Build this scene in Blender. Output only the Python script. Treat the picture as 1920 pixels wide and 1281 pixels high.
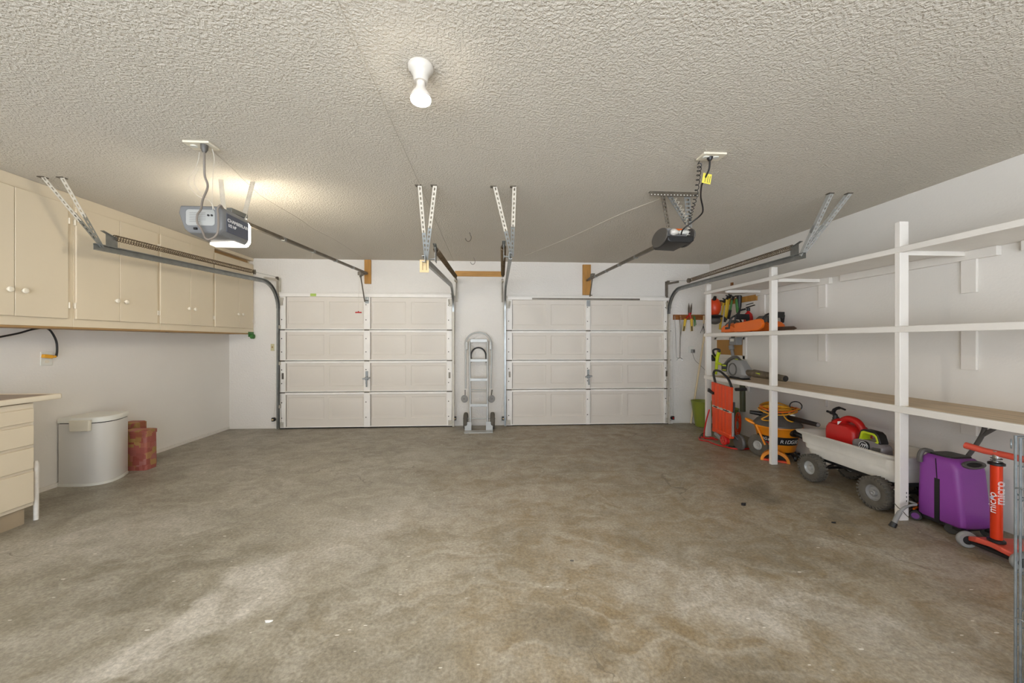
import bpy, math, random
from mathutils import Vector, Matrix
random.seed(7)
S = bpy.context.scene
for o in list(bpy.data.objects): bpy.data.objects.remove(o)
C = S.collection
V = Vector
PI = math.pi

# ------------------------------------------------------------------ camera, world, exposure
YAW = math.radians(3.43); FPX = 700.0; CAMH = 1.33
cam = bpy.data.cameras.new('camera'); cam.sensor_width = 36; cam.lens = 36*FPX/1920; cam.clip_start = .05
co = bpy.data.objects.new('camera', cam); C.objects.link(co)
co.location = (0, 0, CAMH); co.rotation_euler = (PI/2, 0, -YAW); S.camera = co
FILL_SKY = 7.6; SKY_UP = .45
W = bpy.data.worlds.new('fill_sky'); S.world = W; W.use_nodes = True
# added fill from behind the camera: pale sky above, made-up brighter ground glow below
_n = W.node_tree.nodes; _l = W.node_tree.links
_tc = _n.new('ShaderNodeTexCoord'); _sp = _n.new('ShaderNodeSeparateXYZ'); _l.new(_tc.outputs['Generated'], _sp.inputs[0])
_rp = _n.new('ShaderNodeValToRGB'); _rp.color_ramp.elements[0].position = .47; _rp.color_ramp.elements[1].position = .53
_mp = _n.new('ShaderNodeMapRange'); _mp.inputs['From Min'].default_value = -1; _l.new(_sp.outputs[2], _mp.inputs[0]); _l.new(_mp.outputs[0], _rp.inputs[0])
_rp.color_ramp.elements[0].color = (.91, .985, 1.08, 1); _rp.color_ramp.elements[1].color = tuple(SKY_UP*q for q in (.86, .96, 1.12))+(1,)
_l.new(_rp.outputs[0], _n['Background'].inputs[0]); _n['Background'].inputs[1].default_value = FILL_SKY
vs = S.view_settings; vs.view_transform = 'Standard'; vs.look = 'None'; vs.gamma = 1; vs.exposure = 0.2
BULB_W = 1450.0      # ceiling bulb (emission of the glowing face)
LENS_W = 60.0      # opener courtesy light

def at(x, y, X=None, Y=None, Z=None):
    """point of the garage seen at photo pixel (x, y), on the plane X=, Y= or Z= where the thing really stands"""
    u = (x-960)/FPX; v = (640.5-y)/FPX
    r = V((math.sin(YAW)+u*math.cos(YAW), math.cos(YAW)-u*math.sin(YAW), v))
    t = X/r.x if X is not None else Y/r.y if Y is not None else (Z-CAMH)/r.z
    return V((0, 0, CAMH))+r*t

# ------------------------------------------------------------------ materials
def lin(c):
    return tuple(((q/255)/12.92 if q/255 <= .04045 else ((q/255+.055)/1.055)**2.4) for q in c)+(1,)
MATS = {}
def mat(name, rgb, rough=.5, metal=0, var=0, vscale=6, bump=0, bscale=80, spec=.5, trans=0, emit=0, stretch=None, dist=.004):
    m = bpy.data.materials.new(name); m.use_nodes = True; nt = m.node_tree; N = nt.nodes; L = nt.links
    b = N['Principled BSDF']; c = lin(rgb)
    b.inputs['Base Color'].default_value = c; b.inputs['Roughness'].default_value = rough; b.inputs['Metallic'].default_value = metal
    b.inputs['Specular IOR Level'].default_value = spec
    if trans: b.inputs['Transmission Weight'].default_value = trans
    if emit:
        b.inputs['Emission Color'].default_value = c; b.inputs['Emission Strength'].default_value = emit
    tc = N.new('ShaderNodeTexCoord'); src = tc.outputs['Object']
    if stretch:
        mp = N.new('ShaderNodeMapping'); mp.inputs['Scale'].default_value = stretch; L.new(src, mp.inputs[0]); src = mp.outputs[0]
    if var:
        n = N.new('ShaderNodeTexNoise'); n.inputs['Scale'].default_value = vscale; n.inputs['Detail'].default_value = 5; L.new(src, n.inputs[0])
        r = N.new('ShaderNodeValToRGB'); r.color_ramp.elements[0].position = .3; r.color_ramp.elements[1].position = .7
        r.color_ramp.elements[0].color = tuple(q*(1-var) for q in c[:3])+(1,); r.color_ramp.elements[1].color = tuple(min(1, q*(1+var*.6)) for q in c[:3])+(1,)
        L.new(n.outputs[0], r.inputs[0]); L.new(r.outputs[0], b.inputs['Base Color'])
    if bump:
        n2 = N.new('ShaderNodeTexNoise'); n2.inputs['Scale'].default_value = bscale; n2.inputs['Detail'].default_value = 3; L.new(src, n2.inputs[0])
        bp = N.new('ShaderNodeBump'); bp.inputs['Strength'].default_value = bump; bp.inputs['Distance'].default_value = dist
        L.new(n2.outputs[0], bp.inputs['Height']); L.new(bp.outputs[0], b.inputs['Normal'])
    MATS[name] = m
    return m

M = {}
M['wall'] = mat('wall_paint', (232, 227, 219), .7, var=.03, vscale=1.3, bump=.25, bscale=60)
M['wall_tex'] = mat('wall_paint_textured', (230, 224, 215), .7, var=.03, vscale=1.3, bump=.8, bscale=45, dist=.008)
M['door'] = mat('door_paint', (219, 210, 197), .5, var=.02, vscale=2, bump=.08, bscale=120)
M['door_rail'] = mat('door_rail_lit_paint', (240, 234, 225), .45, var=.05, vscale=9)  # lighter than the door face, painting in the highlights on flanges and stiles
M['trim'] = mat('trim_paint', (228, 222, 212), .5, var=.06, vscale=7, stretch=(1, 6, 6))
M['cream'] = mat('cabinet_cream', (226, 211, 184), .45, var=.03, vscale=1.5)
M['cream2'] = mat('cabinet_cream_edge', (229, 216, 192), .45)
M['knob'] = mat('knob_white', (238, 228, 208), .25)
M['rawwood'] = mat('raw_wood', (176, 140, 92), .7, var=.25, vscale=3, stretch=(14, 1.2, 14))
M['toewood'] = mat('toe_kick_wood', (168, 150, 124), .7, var=.15, vscale=4)
M['nozzle'] = mat('dusty_nozzle', (104, 92, 74), .6, var=.35, vscale=26)
M['block'] = mat('header_pine', (184, 132, 62), .6, var=.22, vscale=4, stretch=(12, 12, 1.3))
M['block_h'] = mat('board_pine', (190, 140, 72), .6, var=.2, vscale=4, stretch=(1.3, 12, 12))
M['board_dark'] = mat('board_stained', (150, 92, 40), .5, var=.35, vscale=5, stretch=(2, 14, 14))
M['panelwood'] = mat('panel_tan', (178, 130, 66), .6, var=.12, vscale=3)
M['shelf'] = mat('shelf_paint', (234, 228, 219), .5, var=.04, vscale=4)
M['shelftop'] = mat('shelf_raw_top', (206, 184, 154), .75, var=.18, vscale=3, stretch=(8, 1, 8))
M['counter'] = mat('counter_laminate', (152, 128, 100), .4, var=.2, vscale=14)
M['steel'] = mat('galvanised', (150, 152, 150), .38, .85, var=.18, vscale=12)
M['steel_dark'] = mat('dull_steel', (120, 112, 100), .45, .8, var=.25, vscale=14)
M['strap'] = mat('painted_strap', (200, 192, 177), .5, .1, var=.12, vscale=14)
M['spring'] = mat('spring_steel', (112, 96, 76), .5, .75, var=.3, vscale=20)
M['alu'] = mat('aluminium', (182, 182, 178), .42, .35, var=.06, vscale=9)
M['chrome'] = mat('bright_chrome', (205, 205, 205), .15, 1)
M['black'] = mat('black_plastic', (28, 27, 27), .42, var=.12)
M['blackmetal'] = mat('black_tube', (40, 39, 40), .35, .3)
M['rubber'] = mat('tyre_rubber', (92, 86, 76), .8, var=.2, vscale=18, bump=.3, bscale=60)
M['rubber_dark'] = mat('dark_rubber', (52, 50, 47), .75)
M['greyplastic'] = mat('grey_plastic', (142, 140, 137), .45, var=.08)
M['dkgrey'] = mat('dark_grey_plastic', (90, 86, 81), .45, var=.12)
M['opener'] = mat('opener_grey', (118, 118, 118), .4, var=.04)
M['opener_blue'] = mat('opener_panel', (84, 88, 100), .4)
M['lettering'] = mat('white_lettering', (240, 240, 240), .5)
M['red'] = mat('red_plastic', (196, 30, 26), .38, var=.08, vscale=8)
M['orange_red'] = mat('orange_red_plastic', (222, 72, 30), .38, var=.07, vscale=5)
M['scooter'] = mat('scooter_orange', (222, 60, 20), .25, .35)
M['scooter_deck'] = mat('scooter_deck_coral', (208, 82, 62), .5)
M['orange'] = mat('orange_plastic', (228, 106, 14), .38, var=.06)
M['vac'] = mat('vac_orange', (234, 142, 24), .38, var=.05)
M['yellow'] = mat('yellow_plastic', (226, 188, 40), .4)
M['yellowcord'] = mat('yellow_cord', (224, 160, 40), .45)
M['lime'] = mat('lime_plastic', (186, 200, 30), .42)
M['green'] = mat('green_plastic', (66, 120, 56), .5)
M['olive'] = mat('pot_green', (134, 142, 52), .4, var=.08)
M['darkolive'] = mat('dark_olive', (82, 84, 54), .5)
M['purple'] = mat('suitcase_purple', (140, 66, 154), .38, bump=.12, bscale=240, var=.05)
M['wagon'] = mat('wagon_poly', (224, 219, 209), .5, var=.08, vscale=7, bump=.15, bscale=40)
M['wagon_in'] = mat('wagon_inside', (184, 176, 160), .6, var=.12, vscale=6)
M['can_white'] = mat('bin_white', (218, 214, 206), .3)
M['can_lid'] = mat('bin_lid', (224, 222, 212), .35)
M['cord'] = mat('grey_cord', (128, 118, 108), .5)
M['wire'] = mat('bell_wire', (214, 206, 192), .5)
M['plate'] = mat('ivory_plate', (226, 218, 198), .35)
M['jug'] = mat('smoky_jug', (146, 138, 138), .22, trans=.35)
M['tag_y'] = mat('yellow_tag', (228, 214, 84), .6)
M['tag_p'] = mat('paper_tag', (216, 190, 144), .7)
M['ink'] = mat('tag_ink', (116, 96, 60), .7)
M['wood_pole'] = mat('pole_wood', (232, 212, 172), .5, var=.06, stretch=(10, 10, 1))
M['bulb'] = mat('bulb_glow', (255, 248, 236), .4, emit=BULB_W)
M['bulb_neck'] = mat('bulb_glass', (208, 201, 190), .3)
M['bulb_side'] = mat('bulb_frosted_side', (214, 206, 195), .3, emit=.1)
M['bulb_rim'] = mat('bulb_rim_glow', (255, 244, 228), .3, emit=110.0)
M['lens'] = mat('opener_light', (255, 244, 222), .4, emit=LENS_W)
M['lens_dim'] = mat('opener_light_underside', (255, 246, 230), .4, emit=2.5)
M['lime_tape'] = mat('lime_tape', (176, 200, 96), .5)
M['galv'] = mat('galv_wire', (140, 146, 148), .45, .7, var=.25, vscale=30)
M['purple_hub'] = mat('purple_hub', (112, 58, 124), .4)
M['silverbadge'] = mat('badge_silver', (176, 178, 196), .3, .5)
M['darkhole'] = mat('dark_hole', (34, 30, 27), .8)
M['yellowish'] = mat('ivory_aged', (198, 188, 146), .4)

def ceiling_mat():
    m = bpy.data.materials.new('ceiling_knockdown'); m.use_nodes = True; N = m.node_tree.nodes; L = m.node_tree.links; b = N['Principled BSDF']
    b.inputs['Roughness'].default_value = .85; b.inputs['Specular IOR Level'].default_value = .2
    tc = N.new('ShaderNodeTexCoord')
    n = N.new('ShaderNodeTexNoise'); n.inputs['Scale'].default_value = 72; n.inputs['Detail'].default_value = 2.5; n.inputs['Roughness'].default_value = .55; n.inputs['Distortion'].default_value = .4
    L.new(tc.outputs['Object'], n.inputs[0])
    r = N.new('ShaderNodeValToRGB'); r.color_ramp.elements[0].position = .40; r.color_ramp.elements[1].position = .62
    L.new(n.outputs[0], r.inputs[0])
    bp = N.new('ShaderNodeBump'); bp.inputs['Strength'].default_value = .6; bp.inputs['Distance'].default_value = .007
    L.new(r.outputs[0], bp.inputs['Height']); L.new(bp.outputs[0], b.inputs['Normal'])
    n2 = N.new('ShaderNodeTexNoise'); n2.inputs['Scale'].default_value = .8; L.new(tc.outputs['Object'], n2.inputs[0])
    r2 = N.new('ShaderNodeValToRGB'); r2.color_ramp.elements[0].color = lin((206, 198, 184)); r2.color_ramp.elements[1].color = lin((214, 207, 194))
    L.new(n2.outputs[0], r2.inputs[0]); L.new(r2.outputs[0], b.inputs['Base Color'])
    return m
M['ceiling'] = ceiling_mat()

def floor_mat():
    """stained bare concrete: broom-swept dust, one painted streak of light, damp-dark stains of their own shape, hairline cracks and chips"""
    m = bpy.data.materials.new('concrete_floor'); m.use_nodes = True; N = m.node_tree.nodes; L = m.node_tree.links; b = N['Principled BSDF']
    tc = N.new('ShaderNodeTexCoord'); P = tc.outputs['Object']
    def noise(scale, det, rough=.6, dis=0, src=None):
        n = N.new('ShaderNodeTexNoise'); n.inputs['Scale'].default_value = scale; n.inputs['Detail'].default_value = det
        n.inputs['Roughness'].default_value = rough; n.inputs['Distortion'].default_value = dis; L.new(src or P, n.inputs[0]); return n.outputs[0]
    def ramp(src, p0, p1, c0=(0, 0, 0, 1), c1=(1, 1, 1, 1)):
        r = N.new('ShaderNodeValToRGB'); r.color_ramp.elements[0].position = p0; r.color_ramp.elements[1].position = p1
        r.color_ramp.elements[0].color = c0; r.color_ramp.elements[1].color = c1; L.new(src, r.inputs[0]); return r.outputs[0]
    def math_(op, a, b_, clamp=False):
        n = N.new('ShaderNodeMath'); n.operation = op; n.use_clamp = clamp
        for i, q in enumerate((a, b_)):
            if isinstance(q, (int, float)): n.inputs[i].default_value = q
            else: L.new(q, n.inputs[i])
        return n.outputs[0]
    def mix(f, a, c, mode='MIX'):
        n = N.new('ShaderNodeMix'); n.data_type = 'RGBA'; n.blend_type = mode
        if isinstance(f, (int, float)): n.inputs[0].default_value = f
        else: L.new(f, n.inputs[0])
        for i, q in ((6, a), (7, c)):
            if isinstance(q, tuple): n.inputs[i].default_value = q
            else: L.new(q, n.inputs[i])
        return n.outputs[2]
    warp = N.new('ShaderNodeTexNoise'); warp.inputs['Scale'].default_value = 2.2; warp.inputs['Detail'].default_value = 6; L.new(P, warp.inputs[0])
    wv = N.new('ShaderNodeVectorMath'); wv.operation = 'MULTIPLY_ADD'; L.new(warp.outputs['Color'], wv.inputs[0])
    wv.inputs[1].default_value = (.9, .9, 0); L.new(P, wv.inputs[2])
    WP = wv.outputs[0]       # warped position (shifted by about .45)
    def blob(x, y, rx, ry, rot, soft=.55):
        mp = N.new('ShaderNodeMapping'); mp.vector_type = 'TEXTURE'
        mp.inputs['Location'].default_value = (x+.45, y+.45, 0); mp.inputs['Rotation'].default_value = (0, 0, math.radians(rot)); mp.inputs['Scale'].default_value = (rx, ry, 1)
        L.new(WP, mp.inputs[0])
        ln = N.new('ShaderNodeVectorMath'); ln.operation = 'LENGTH'; L.new(mp.outputs[0], ln.inputs[0])
        return ramp(ln.outputs['Value'], soft, 1.1, (1, 1, 1, 1), (0, 0, 0, 1))
    base = mix(ramp(noise(.9, 8, .62, .3), .36, .64), lin((132, 124, 107)), lin((166, 158, 141)))
    sx_ = N.new('ShaderNodeSeparateXYZ'); L.new(WP, sx_.inputs[0])
    brown = math_('MULTIPLY', ramp(math_('ADD', math_('MULTIPLY', sx_.outputs[0], .16), noise(.5, 4)), .38, .68), .8)
    base = mix(brown, base, lin((142, 122, 90)))
    mott = ramp(noise(5.5, 10, .7, .6), .40, .62)
    base = mix(math_('MULTIPLY', mott, .42), base, lin((190, 184, 171)))
    mott2 = ramp(noise(3.2, 9, .72, .8), .48, .6)
    base = mix(math_('MULTIPLY', mott2, .30), base, lin((112, 104, 89)))
    st = N.new('ShaderNodeMapping'); st.inputs['Rotation'].default_value = (0, 0, math.radians(-38)); st.inputs['Scale'].default_value = (1.2, 7, 1); L.new(WP, st.inputs[0])
    sweep = ramp(noise(1.6, 7, .68, .3, st.outputs[0]), .48, .66)
    base = mix(math_('MULTIPLY', sweep, .34), base, lin((200, 194, 182)))
    patchy = math_('ADD', math_('MULTIPLY', ramp(noise(4.2, 10, .74, .7), .42, .6), .75), .3)
    patchy2 = math_('ADD', math_('MULTIPLY', ramp(noise(6.1, 10, .74, .5), .4, .6), .6), .5)
    # pale dusty patches, the last one a painted streak of light, and darker stains, where they lie on the slab
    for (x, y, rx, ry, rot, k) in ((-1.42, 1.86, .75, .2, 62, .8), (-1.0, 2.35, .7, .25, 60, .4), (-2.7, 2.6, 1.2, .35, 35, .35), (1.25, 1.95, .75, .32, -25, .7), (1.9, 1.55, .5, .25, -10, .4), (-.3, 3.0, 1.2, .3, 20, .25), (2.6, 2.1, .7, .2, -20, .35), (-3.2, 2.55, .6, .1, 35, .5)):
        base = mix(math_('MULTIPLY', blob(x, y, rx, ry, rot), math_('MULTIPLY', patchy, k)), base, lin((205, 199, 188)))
    for (x, y, rx, ry, rot, k) in ((-1.72, 2.2, .42, .15, 35, .6), (.35, 1.65, .3, .2, 0, .55), (.95, 1.35, .45, .25, 10, .5), (-.75, 1.45, .7, .3, 20, .45), (2.35, 3.15, .42, .26, 30, .7), (2.0, 4.1, 1.3, .7, 60, .12), (-3.4, 3.3, .5, .9, -20, .35), (1.7, 2.35, .6, .3, 0, .35), (2.75, 2.85, .5, .06, 55, .5)):
        base = mix(math_('MULTIPLY', blob(x, y, rx, ry, rot), math_('MULTIPLY', patchy2, k)), base, lin((112, 104, 88)))
    # fine aggregate, pits
    fine = noise(60, 4, .7)
    base = mix(.75, base, ramp(fine, .3, .75, (.5, .5, .5, 1), (1.4, 1.4, 1.4, 1)), 'MULTIPLY')
    curl = ramp(noise(24, 6, .7, 1.6), .44, .5)
    base = mix(math_('MULTIPLY', math_('MULTIPLY', curl, ramp(noise(1.1, 3), .45, .6)), .2), base, lin((120, 112, 96)))
    # white chips and paint drops
    vo = N.new('ShaderNodeTexVoronoi'); vo.inputs['Scale'].default_value = 8; vo.inputs['Randomness'].default_value = 1
    sm = N.new('ShaderNodeMapping'); sm.inputs['Rotation'].default_value = (0, 0, .6); sm.inputs['Scale'].default_value = (1, 3, 1); L.new(P, sm.inputs[0]); L.new(sm.outputs[0], vo.inputs[0])
    sep = N.new('ShaderNodeSeparateColor'); L.new(vo.outputs['Color'], sep.inputs[0])
    chip = math_('LESS_THAN', vo.outputs['Distance'], math_('MULTIPLY', math_('SUBTRACT', sep.outputs[0], .5), .2))
    base = mix(math_('MULTIPLY', chip, .85), base, lin((226, 222, 212)))
    # hairline cracks
    vc = N.new('ShaderNodeTexVoronoi'); vc.feature = 'DISTANCE_TO_EDGE'; vc.inputs['Scale'].default_value = .85
    L.new(WP, vc.inputs[0])
    crack = math_('MULTIPLY', math_('LESS_THAN', vc.outputs['Distance'], .0035), ramp(noise(.7, 2), .5, .56))
    base = mix(math_('MULTIPLY', crack, .55), base, lin((92, 84, 70)))
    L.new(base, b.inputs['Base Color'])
    rr = N.new('ShaderNodeMapRange'); rr.inputs['To Min'].default_value = .30; rr.inputs['To Max'].default_value = .6; L.new(noise(1.4, 6), rr.inputs[0]); L.new(rr.outputs[0], b.inputs['Roughness'])
    b.inputs['Specular IOR Level'].default_value = .45
    bp = N.new('ShaderNodeBump'); bp.inputs['Strength'].default_value = .2; bp.inputs['Distance'].default_value = .003; L.new(noise(45, 6, .7), bp.inputs['Height']); L.new(bp.outputs[0], b.inputs['Normal'])
    return m
M['floor'] = floor_mat()

def basket_mat():
    m = bpy.data.materials.new('woven_patchwork'); m.use_nodes = True; N = m.node_tree.nodes; L = m.node_tree.links; b = N['Principled BSDF']
    tc = N.new('ShaderNodeTexCoord')
    vo = N.new('ShaderNodeTexVoronoi'); vo.distance = 'CHEBYCHEV'; vo.inputs['Scale'].default_value = 17; vo.inputs['Randomness'].default_value = .65; L.new(tc.outputs['Object'], vo.inputs[0])
    sep = N.new('ShaderNodeSeparateColor'); L.new(vo.outputs['Color'], sep.inputs[0])
    r = N.new('ShaderNodeValToRGB'); e = r.color_ramp.elements; e[0].color = lin((152, 74, 60)); e[1].color = lin((180, 116, 108))
    for p, c in ((.3, (184, 104, 92)), (.5, (188, 150, 88)), (.62, (172, 138, 76)), (.8, (164, 82, 66))):
        q = e.new(p); q.color = lin(c)
    L.new(sep.outputs[0], r.inputs[0])
    w = N.new('ShaderNodeTexWave'); w.bands_direction = 'Z'; w.inputs['Scale'].default_value = 40; L.new(tc.outputs['Object'], w.inputs[0])
    mx = N.new('ShaderNodeMix'); mx.data_type = 'RGBA'; mx.blend_type = 'MULTIPLY'; mx.inputs[0].default_value = .35
    L.new(r.outputs[0], mx.inputs[6]); L.new(w.outputs[0], mx.inputs[7]); L.new(mx.outputs[2], b.inputs['Base Color'])
    b.inputs['Roughness'].default_value = .6
    bp = N.new('ShaderNodeBump'); bp.inputs['Strength'].default_value = .5; bp.inputs['Distance'].default_value = .004; L.new(w.outputs[0], bp.inputs['Height']); L.new(bp.outputs[0], b.inputs['Normal'])
    return m
M['basket'] = basket_mat()

# ------------------------------------------------------------------ mesh helpers
def basis(axis, up=(0, 0, 1)):
    a = V(axis).normalized(); u = V(up)
    if abs(a.dot(u.normalized())) > .98: u = V((0, 1, 0)) if abs(a.y) < .9 else V((1, 0, 0))
    s = u.cross(a).normalized(); n = a.cross(s)
    return s, n, a
def frame(o, x, y):
    """matrix with origin o and axes x, y (z = x cross y)"""
    x = V(x).normalized(); y = V(y); y = (y-x*y.dot(x)).normalized(); z = x.cross(y)
    m = Matrix.Identity(4)
    for i in range(3): m[i][0], m[i][1], m[i][2], m[i][3] = x[i], y[i], z[i], o[i]
    return m
class MB:
    def __init__(s): s.v = []; s.f = []
    def add(s, vs_, fs):
        k = len(s.v); s.v += [V(q) for q in vs_]; s.f += [tuple(i+k for i in f) for f in fs]; return s
    def box(s, x0, x1, y0, y1, z0, z1):
        return s.add([(x, y, z) for z in (z0, z1) for y in (y0, y1) for x in (x0, x1)], [(0, 2, 3, 1), (4, 5, 7, 6), (0, 1, 5, 4), (2, 6, 7, 3), (0, 4, 6, 2), (1, 3, 7, 5)])
    def bar(s, p0, p1, w, h, up=(0, 0, 1)):
        p0 = V(p0); p1 = V(p1); a, n, d = basis(p1-p0, up)
        q = [p+a*i*w/2+n*j*h/2 for p in (p0, p1) for j in (-1, 1) for i in (-1, 1)]
        return s.add(q, [(0, 2, 3, 1), (4, 5, 7, 6), (0, 1, 5, 4), (2, 6, 7, 3), (0, 4, 6, 2), (1, 3, 7, 5)])
    def loft(s, loops, cap0=True, cap1=True):
        n = len(loops[0]); k = len(s.v)
        for l in loops: s.v += [V(q) for q in l]
        for i in range(len(loops)-1):
            for j in range(n):
                a = k+i*n+j; b = k+i*n+(j+1) % n
                s.f.append((a, b, b+n, a+n))
        if cap0: s.f.append(tuple(k+j for j in reversed(range(n))))
        if cap1: s.f.append(tuple(k+(len(loops)-1)*n+j for j in range(n)))
        return s
    def cyl(s, p0, p1, r0, r1=None, n=16, cap=True):
        r1 = r0 if r1 is None else r1; p0 = V(p0); p1 = V(p1); a, b, d = basis(p1-p0)
        ring = lambda p, r: [p+(a*math.cos(2*PI*i/n)+b*math.sin(2*PI*i/n))*r for i in range(n)]
        return s.loft([ring(p0, r0), ring(p1, r1)], cap, cap)
    def tube(s, pts, r, n=8, closed=False):
        pts = [V(p) for p in pts]; m = len(pts); loops = []; prev = None
        for i, p in enumerate(pts):
            if closed: t = pts[(i+1) % m]-pts[i-1]
            else: t = pts[min(i+1, m-1)]-pts[max(i-1, 0)]
            t.normalize()
            if prev is None: a, b, _ = basis(t)
            else:
                a = (prev-t*prev.dot(t)).normalized(); b = t.cross(a)
            prev = a; rr = r[i] if isinstance(r, (list, tuple)) else r
            loops.append([p+(a*math.cos(2*PI*j/n)+b*math.sin(2*PI*j/n))*rr for j in range(n)])
        if closed: loops.append(loops[0])
        return s.loft(loops, not closed, not closed)
    def lathe(s, prof, c, axis=(0, 0, 1), n=28, cap=True):
        if cap is None: prof = list(prof)+[prof[0]]; cap = False
        a, b, d = basis(axis); c = V(c)
        return s.loft([[c+d*z+(a*math.cos(2*PI*i/n)+b*math.sin(2*PI*i/n))*max(r, 1e-4) for i in range(n)] for r, z in prof], cap, cap)
    def torus(s, c, axis, R, r, n=28, k=10):
        a, b, d = basis(axis); c = V(c)
        return s.tube([c+(a*math.cos(2*PI*i/n)+b*math.sin(2*PI*i/n))*R for i in range(n)], r, k, True)
    def ell(s, c, rx, ry, rz, m=None, n=16, k=10):
        m = m or Matrix.Identity(3); c = V(c); L_ = []
        for i in range(k+1):
            t = -PI/2+PI*i/k
            L_.append([c+m @ V((rx*math.cos(t)*math.cos(2*PI*j/n)+1e-5*math.cos(2*PI*j/n), ry*math.cos(t)*math.sin(2*PI*j/n)+1e-5*math.sin(2*PI*j/n), rz*math.sin(t))) for j in range(n)])
        return s.loft(L_)
    def prism(s, poly, d, m):
        """2-D polygon extruded by d along z of matrix m (centred)"""
        return s.loft([[m @ V((x, y, z)) for x, y in poly] for z in (-d/2, d/2)])
    def ringprism(s, outer, inner, d, m):
        n = len(outer); k = len(s.v)
        for z in (-d/2, d/2):
            for loop in (outer, inner): s.v += [m @ V((x, y, z)) for x, y in loop]
        for j in range(n):
            q = (j+1) % n
            s.f += [(k+j, k+n+j, k+n+q, k+q), (k+2*n+j, k+2*n+q, k+3*n+q, k+3*n+j), (k+j, k+q, k+2*n+q, k+2*n+j), (k+n+j, k+3*n+j, k+3*n+q, k+n+q)]
        return s
    def sweep(s, prof, pts, side):
        """closed 2-D profile along a path that turns about the fixed side vector"""
        pts = [V(p) for p in pts]; sd = V(side).normalized(); loops = []
        for i, p in enumerate(pts):
            t = (pts[min(i+1, len(pts)-1)]-pts[max(i-1, 0)]).normalized(); n = t.cross(sd).normalized()
            loops.append([p+sd*x+n*y for x, y in prof])
        return s.loft(loops)
def rrect(w, h, r, k=5, cx=0, cy=0):
    o = []
    for sx, sy, a0 in ((1, 1, 0), (-1, 1, 90), (-1, -1, 180), (1, -1, 270)):
        for i in range(k+1):
            a = math.radians(a0+90*i/k); o.append((cx+sx*(w/2-r)+r*math.cos(a), cy+sy*(h/2-r)+r*math.sin(a)))
    return o
def spl(pts, k=8):
    """Catmull-Rom through the points"""
    p = [V(q) for q in pts]; o = []
    for i in range(len(p)-1):
        a = p[max(i-1, 0)]; b = p[i]; c = p[i+1]; d = p[min(i+2, len(p)-1)]
        for j in range(k):
            t = j/k; o.append(.5*((2*b)+(c-a)*t+(2*a-5*b+4*c-d)*t*t+(3*b-a-3*c+d)*t**3))
    return o+[p[-1]]

def link(name, mb, m, bevel=0, ang=38):
    me = bpy.data.meshes.new(name); me.from_pydata([tuple(q) for q in mb.v], [], mb.f); me.validate(); 
    import bmesh
    bm = bmesh.new(); bm.from_mesh(me); bmesh.ops.recalc_face_normals(bm, faces=bm.faces); bm.to_mesh(me); bm.free()
    me.materials.append(m); me.shade_smooth(); me.set_sharp_from_angle(angle=math.radians(ang))
    o = bpy.data.objects.new(name, me); C.objects.link(o)
    if bevel:
        b = o.modifiers.new('edge', 'BEVEL'); b.width = bevel; b.segments = 2; b.limit_method = 'ANGLE'; b.angle_limit = math.radians(40)
    return o
def tag(o, label=None, cat=None, group=None, kind=None):
    for k, q in (('label', label), ('category', cat), ('group', group), ('kind', kind)):
        if q: o[k] = q
    return o
def thing(name, label, cat, loc, group=None, kind=None):
    o = bpy.data.objects.new(name, None); o.empty_display_size = .05; C.objects.link(o); o.location = loc
    return tag(o, label, cat, group, kind)
def worldloc(o):
    w = V(o.location)
    while o.parent: o = o.parent; w += o.location
    return w
def part(name, mb, m, parent, bevel=0, label=None, kind=None, ang=38):
    """mb is in room coordinates; it becomes a child mesh of parent"""
    w = worldloc(parent); mb.v = [q-w for q in mb.v]
    o = link(name, mb, m, bevel, ang); o.parent = parent
    return tag(o, label=label, kind=kind)
def solo(name, mb, m, label, cat, group=None, kind=None, bevel=0, ang=38):
    """a thing that is one mesh; origin at its base centre"""
    xs = [q.x for q in mb.v]; ys = [q.y for q in mb.v]; zs = [q.z for q in mb.v]
    c = V(((min(xs)+max(xs))/2, (min(ys)+max(ys))/2, min(zs))); mb.v = [q-c for q in mb.v]
    o = link(name, mb, m, bevel, ang); o.location = c
    return tag(o, label, cat, group, kind)
def struct(name, mb, m, bevel=0, label=None):
    o = link(name, mb, m, bevel); return tag(o, label=label, kind='structure')
def text(name, s, size, m4, m, parent, depth=.0008, align='CENTER', shear=0, outline=0):
    cu = bpy.data.curves.new(name, 'FONT'); cu.body = s; cu.size = size; cu.extrude = depth; cu.align_x = align; cu.align_y = 'CENTER'; cu.shear = shear
    if outline: cu.fill_mode = 'NONE'; cu.bevel_depth = outline; cu.extrude = 0
    t = bpy.data.objects.new('tmp', cu); C.objects.link(t)
    me = bpy.data.meshes.new_from_object(t.evaluated_get(bpy.context.evaluated_depsgraph_get()))
    bpy.data.objects.remove(t); me.name = name; me.materials.clear(); me.materials.append(m)
    o = bpy.data.objects.new(name, me); C.objects.link(o); o.parent = parent
    o.matrix_local = Matrix.Translation(-worldloc(parent)) @ m4
    return o

# ------------------------------------------------------------------ room shell
XL, XR, YB, YF, ZC = -3.955, 3.604, 5.93, -2.3, 2.60
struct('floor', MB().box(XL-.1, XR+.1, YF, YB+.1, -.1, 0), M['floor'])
struct('ceiling', MB().box(XL-.1, XR+.1, YF, YB+.1, ZC, ZC+.1), M['ceiling'])
struct('wall_back', MB().box(XL-.1, XR+.1, YB, YB+.1, 0, ZC), M['wall_tex'])
struct('wall_left', MB().box(XL-.1, XL, YF, YB, 0, ZC), M['wall'])
struct('wall_right', MB().box(XR, XR+.1, YF, YB, 0, ZC), M['wall'])
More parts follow.
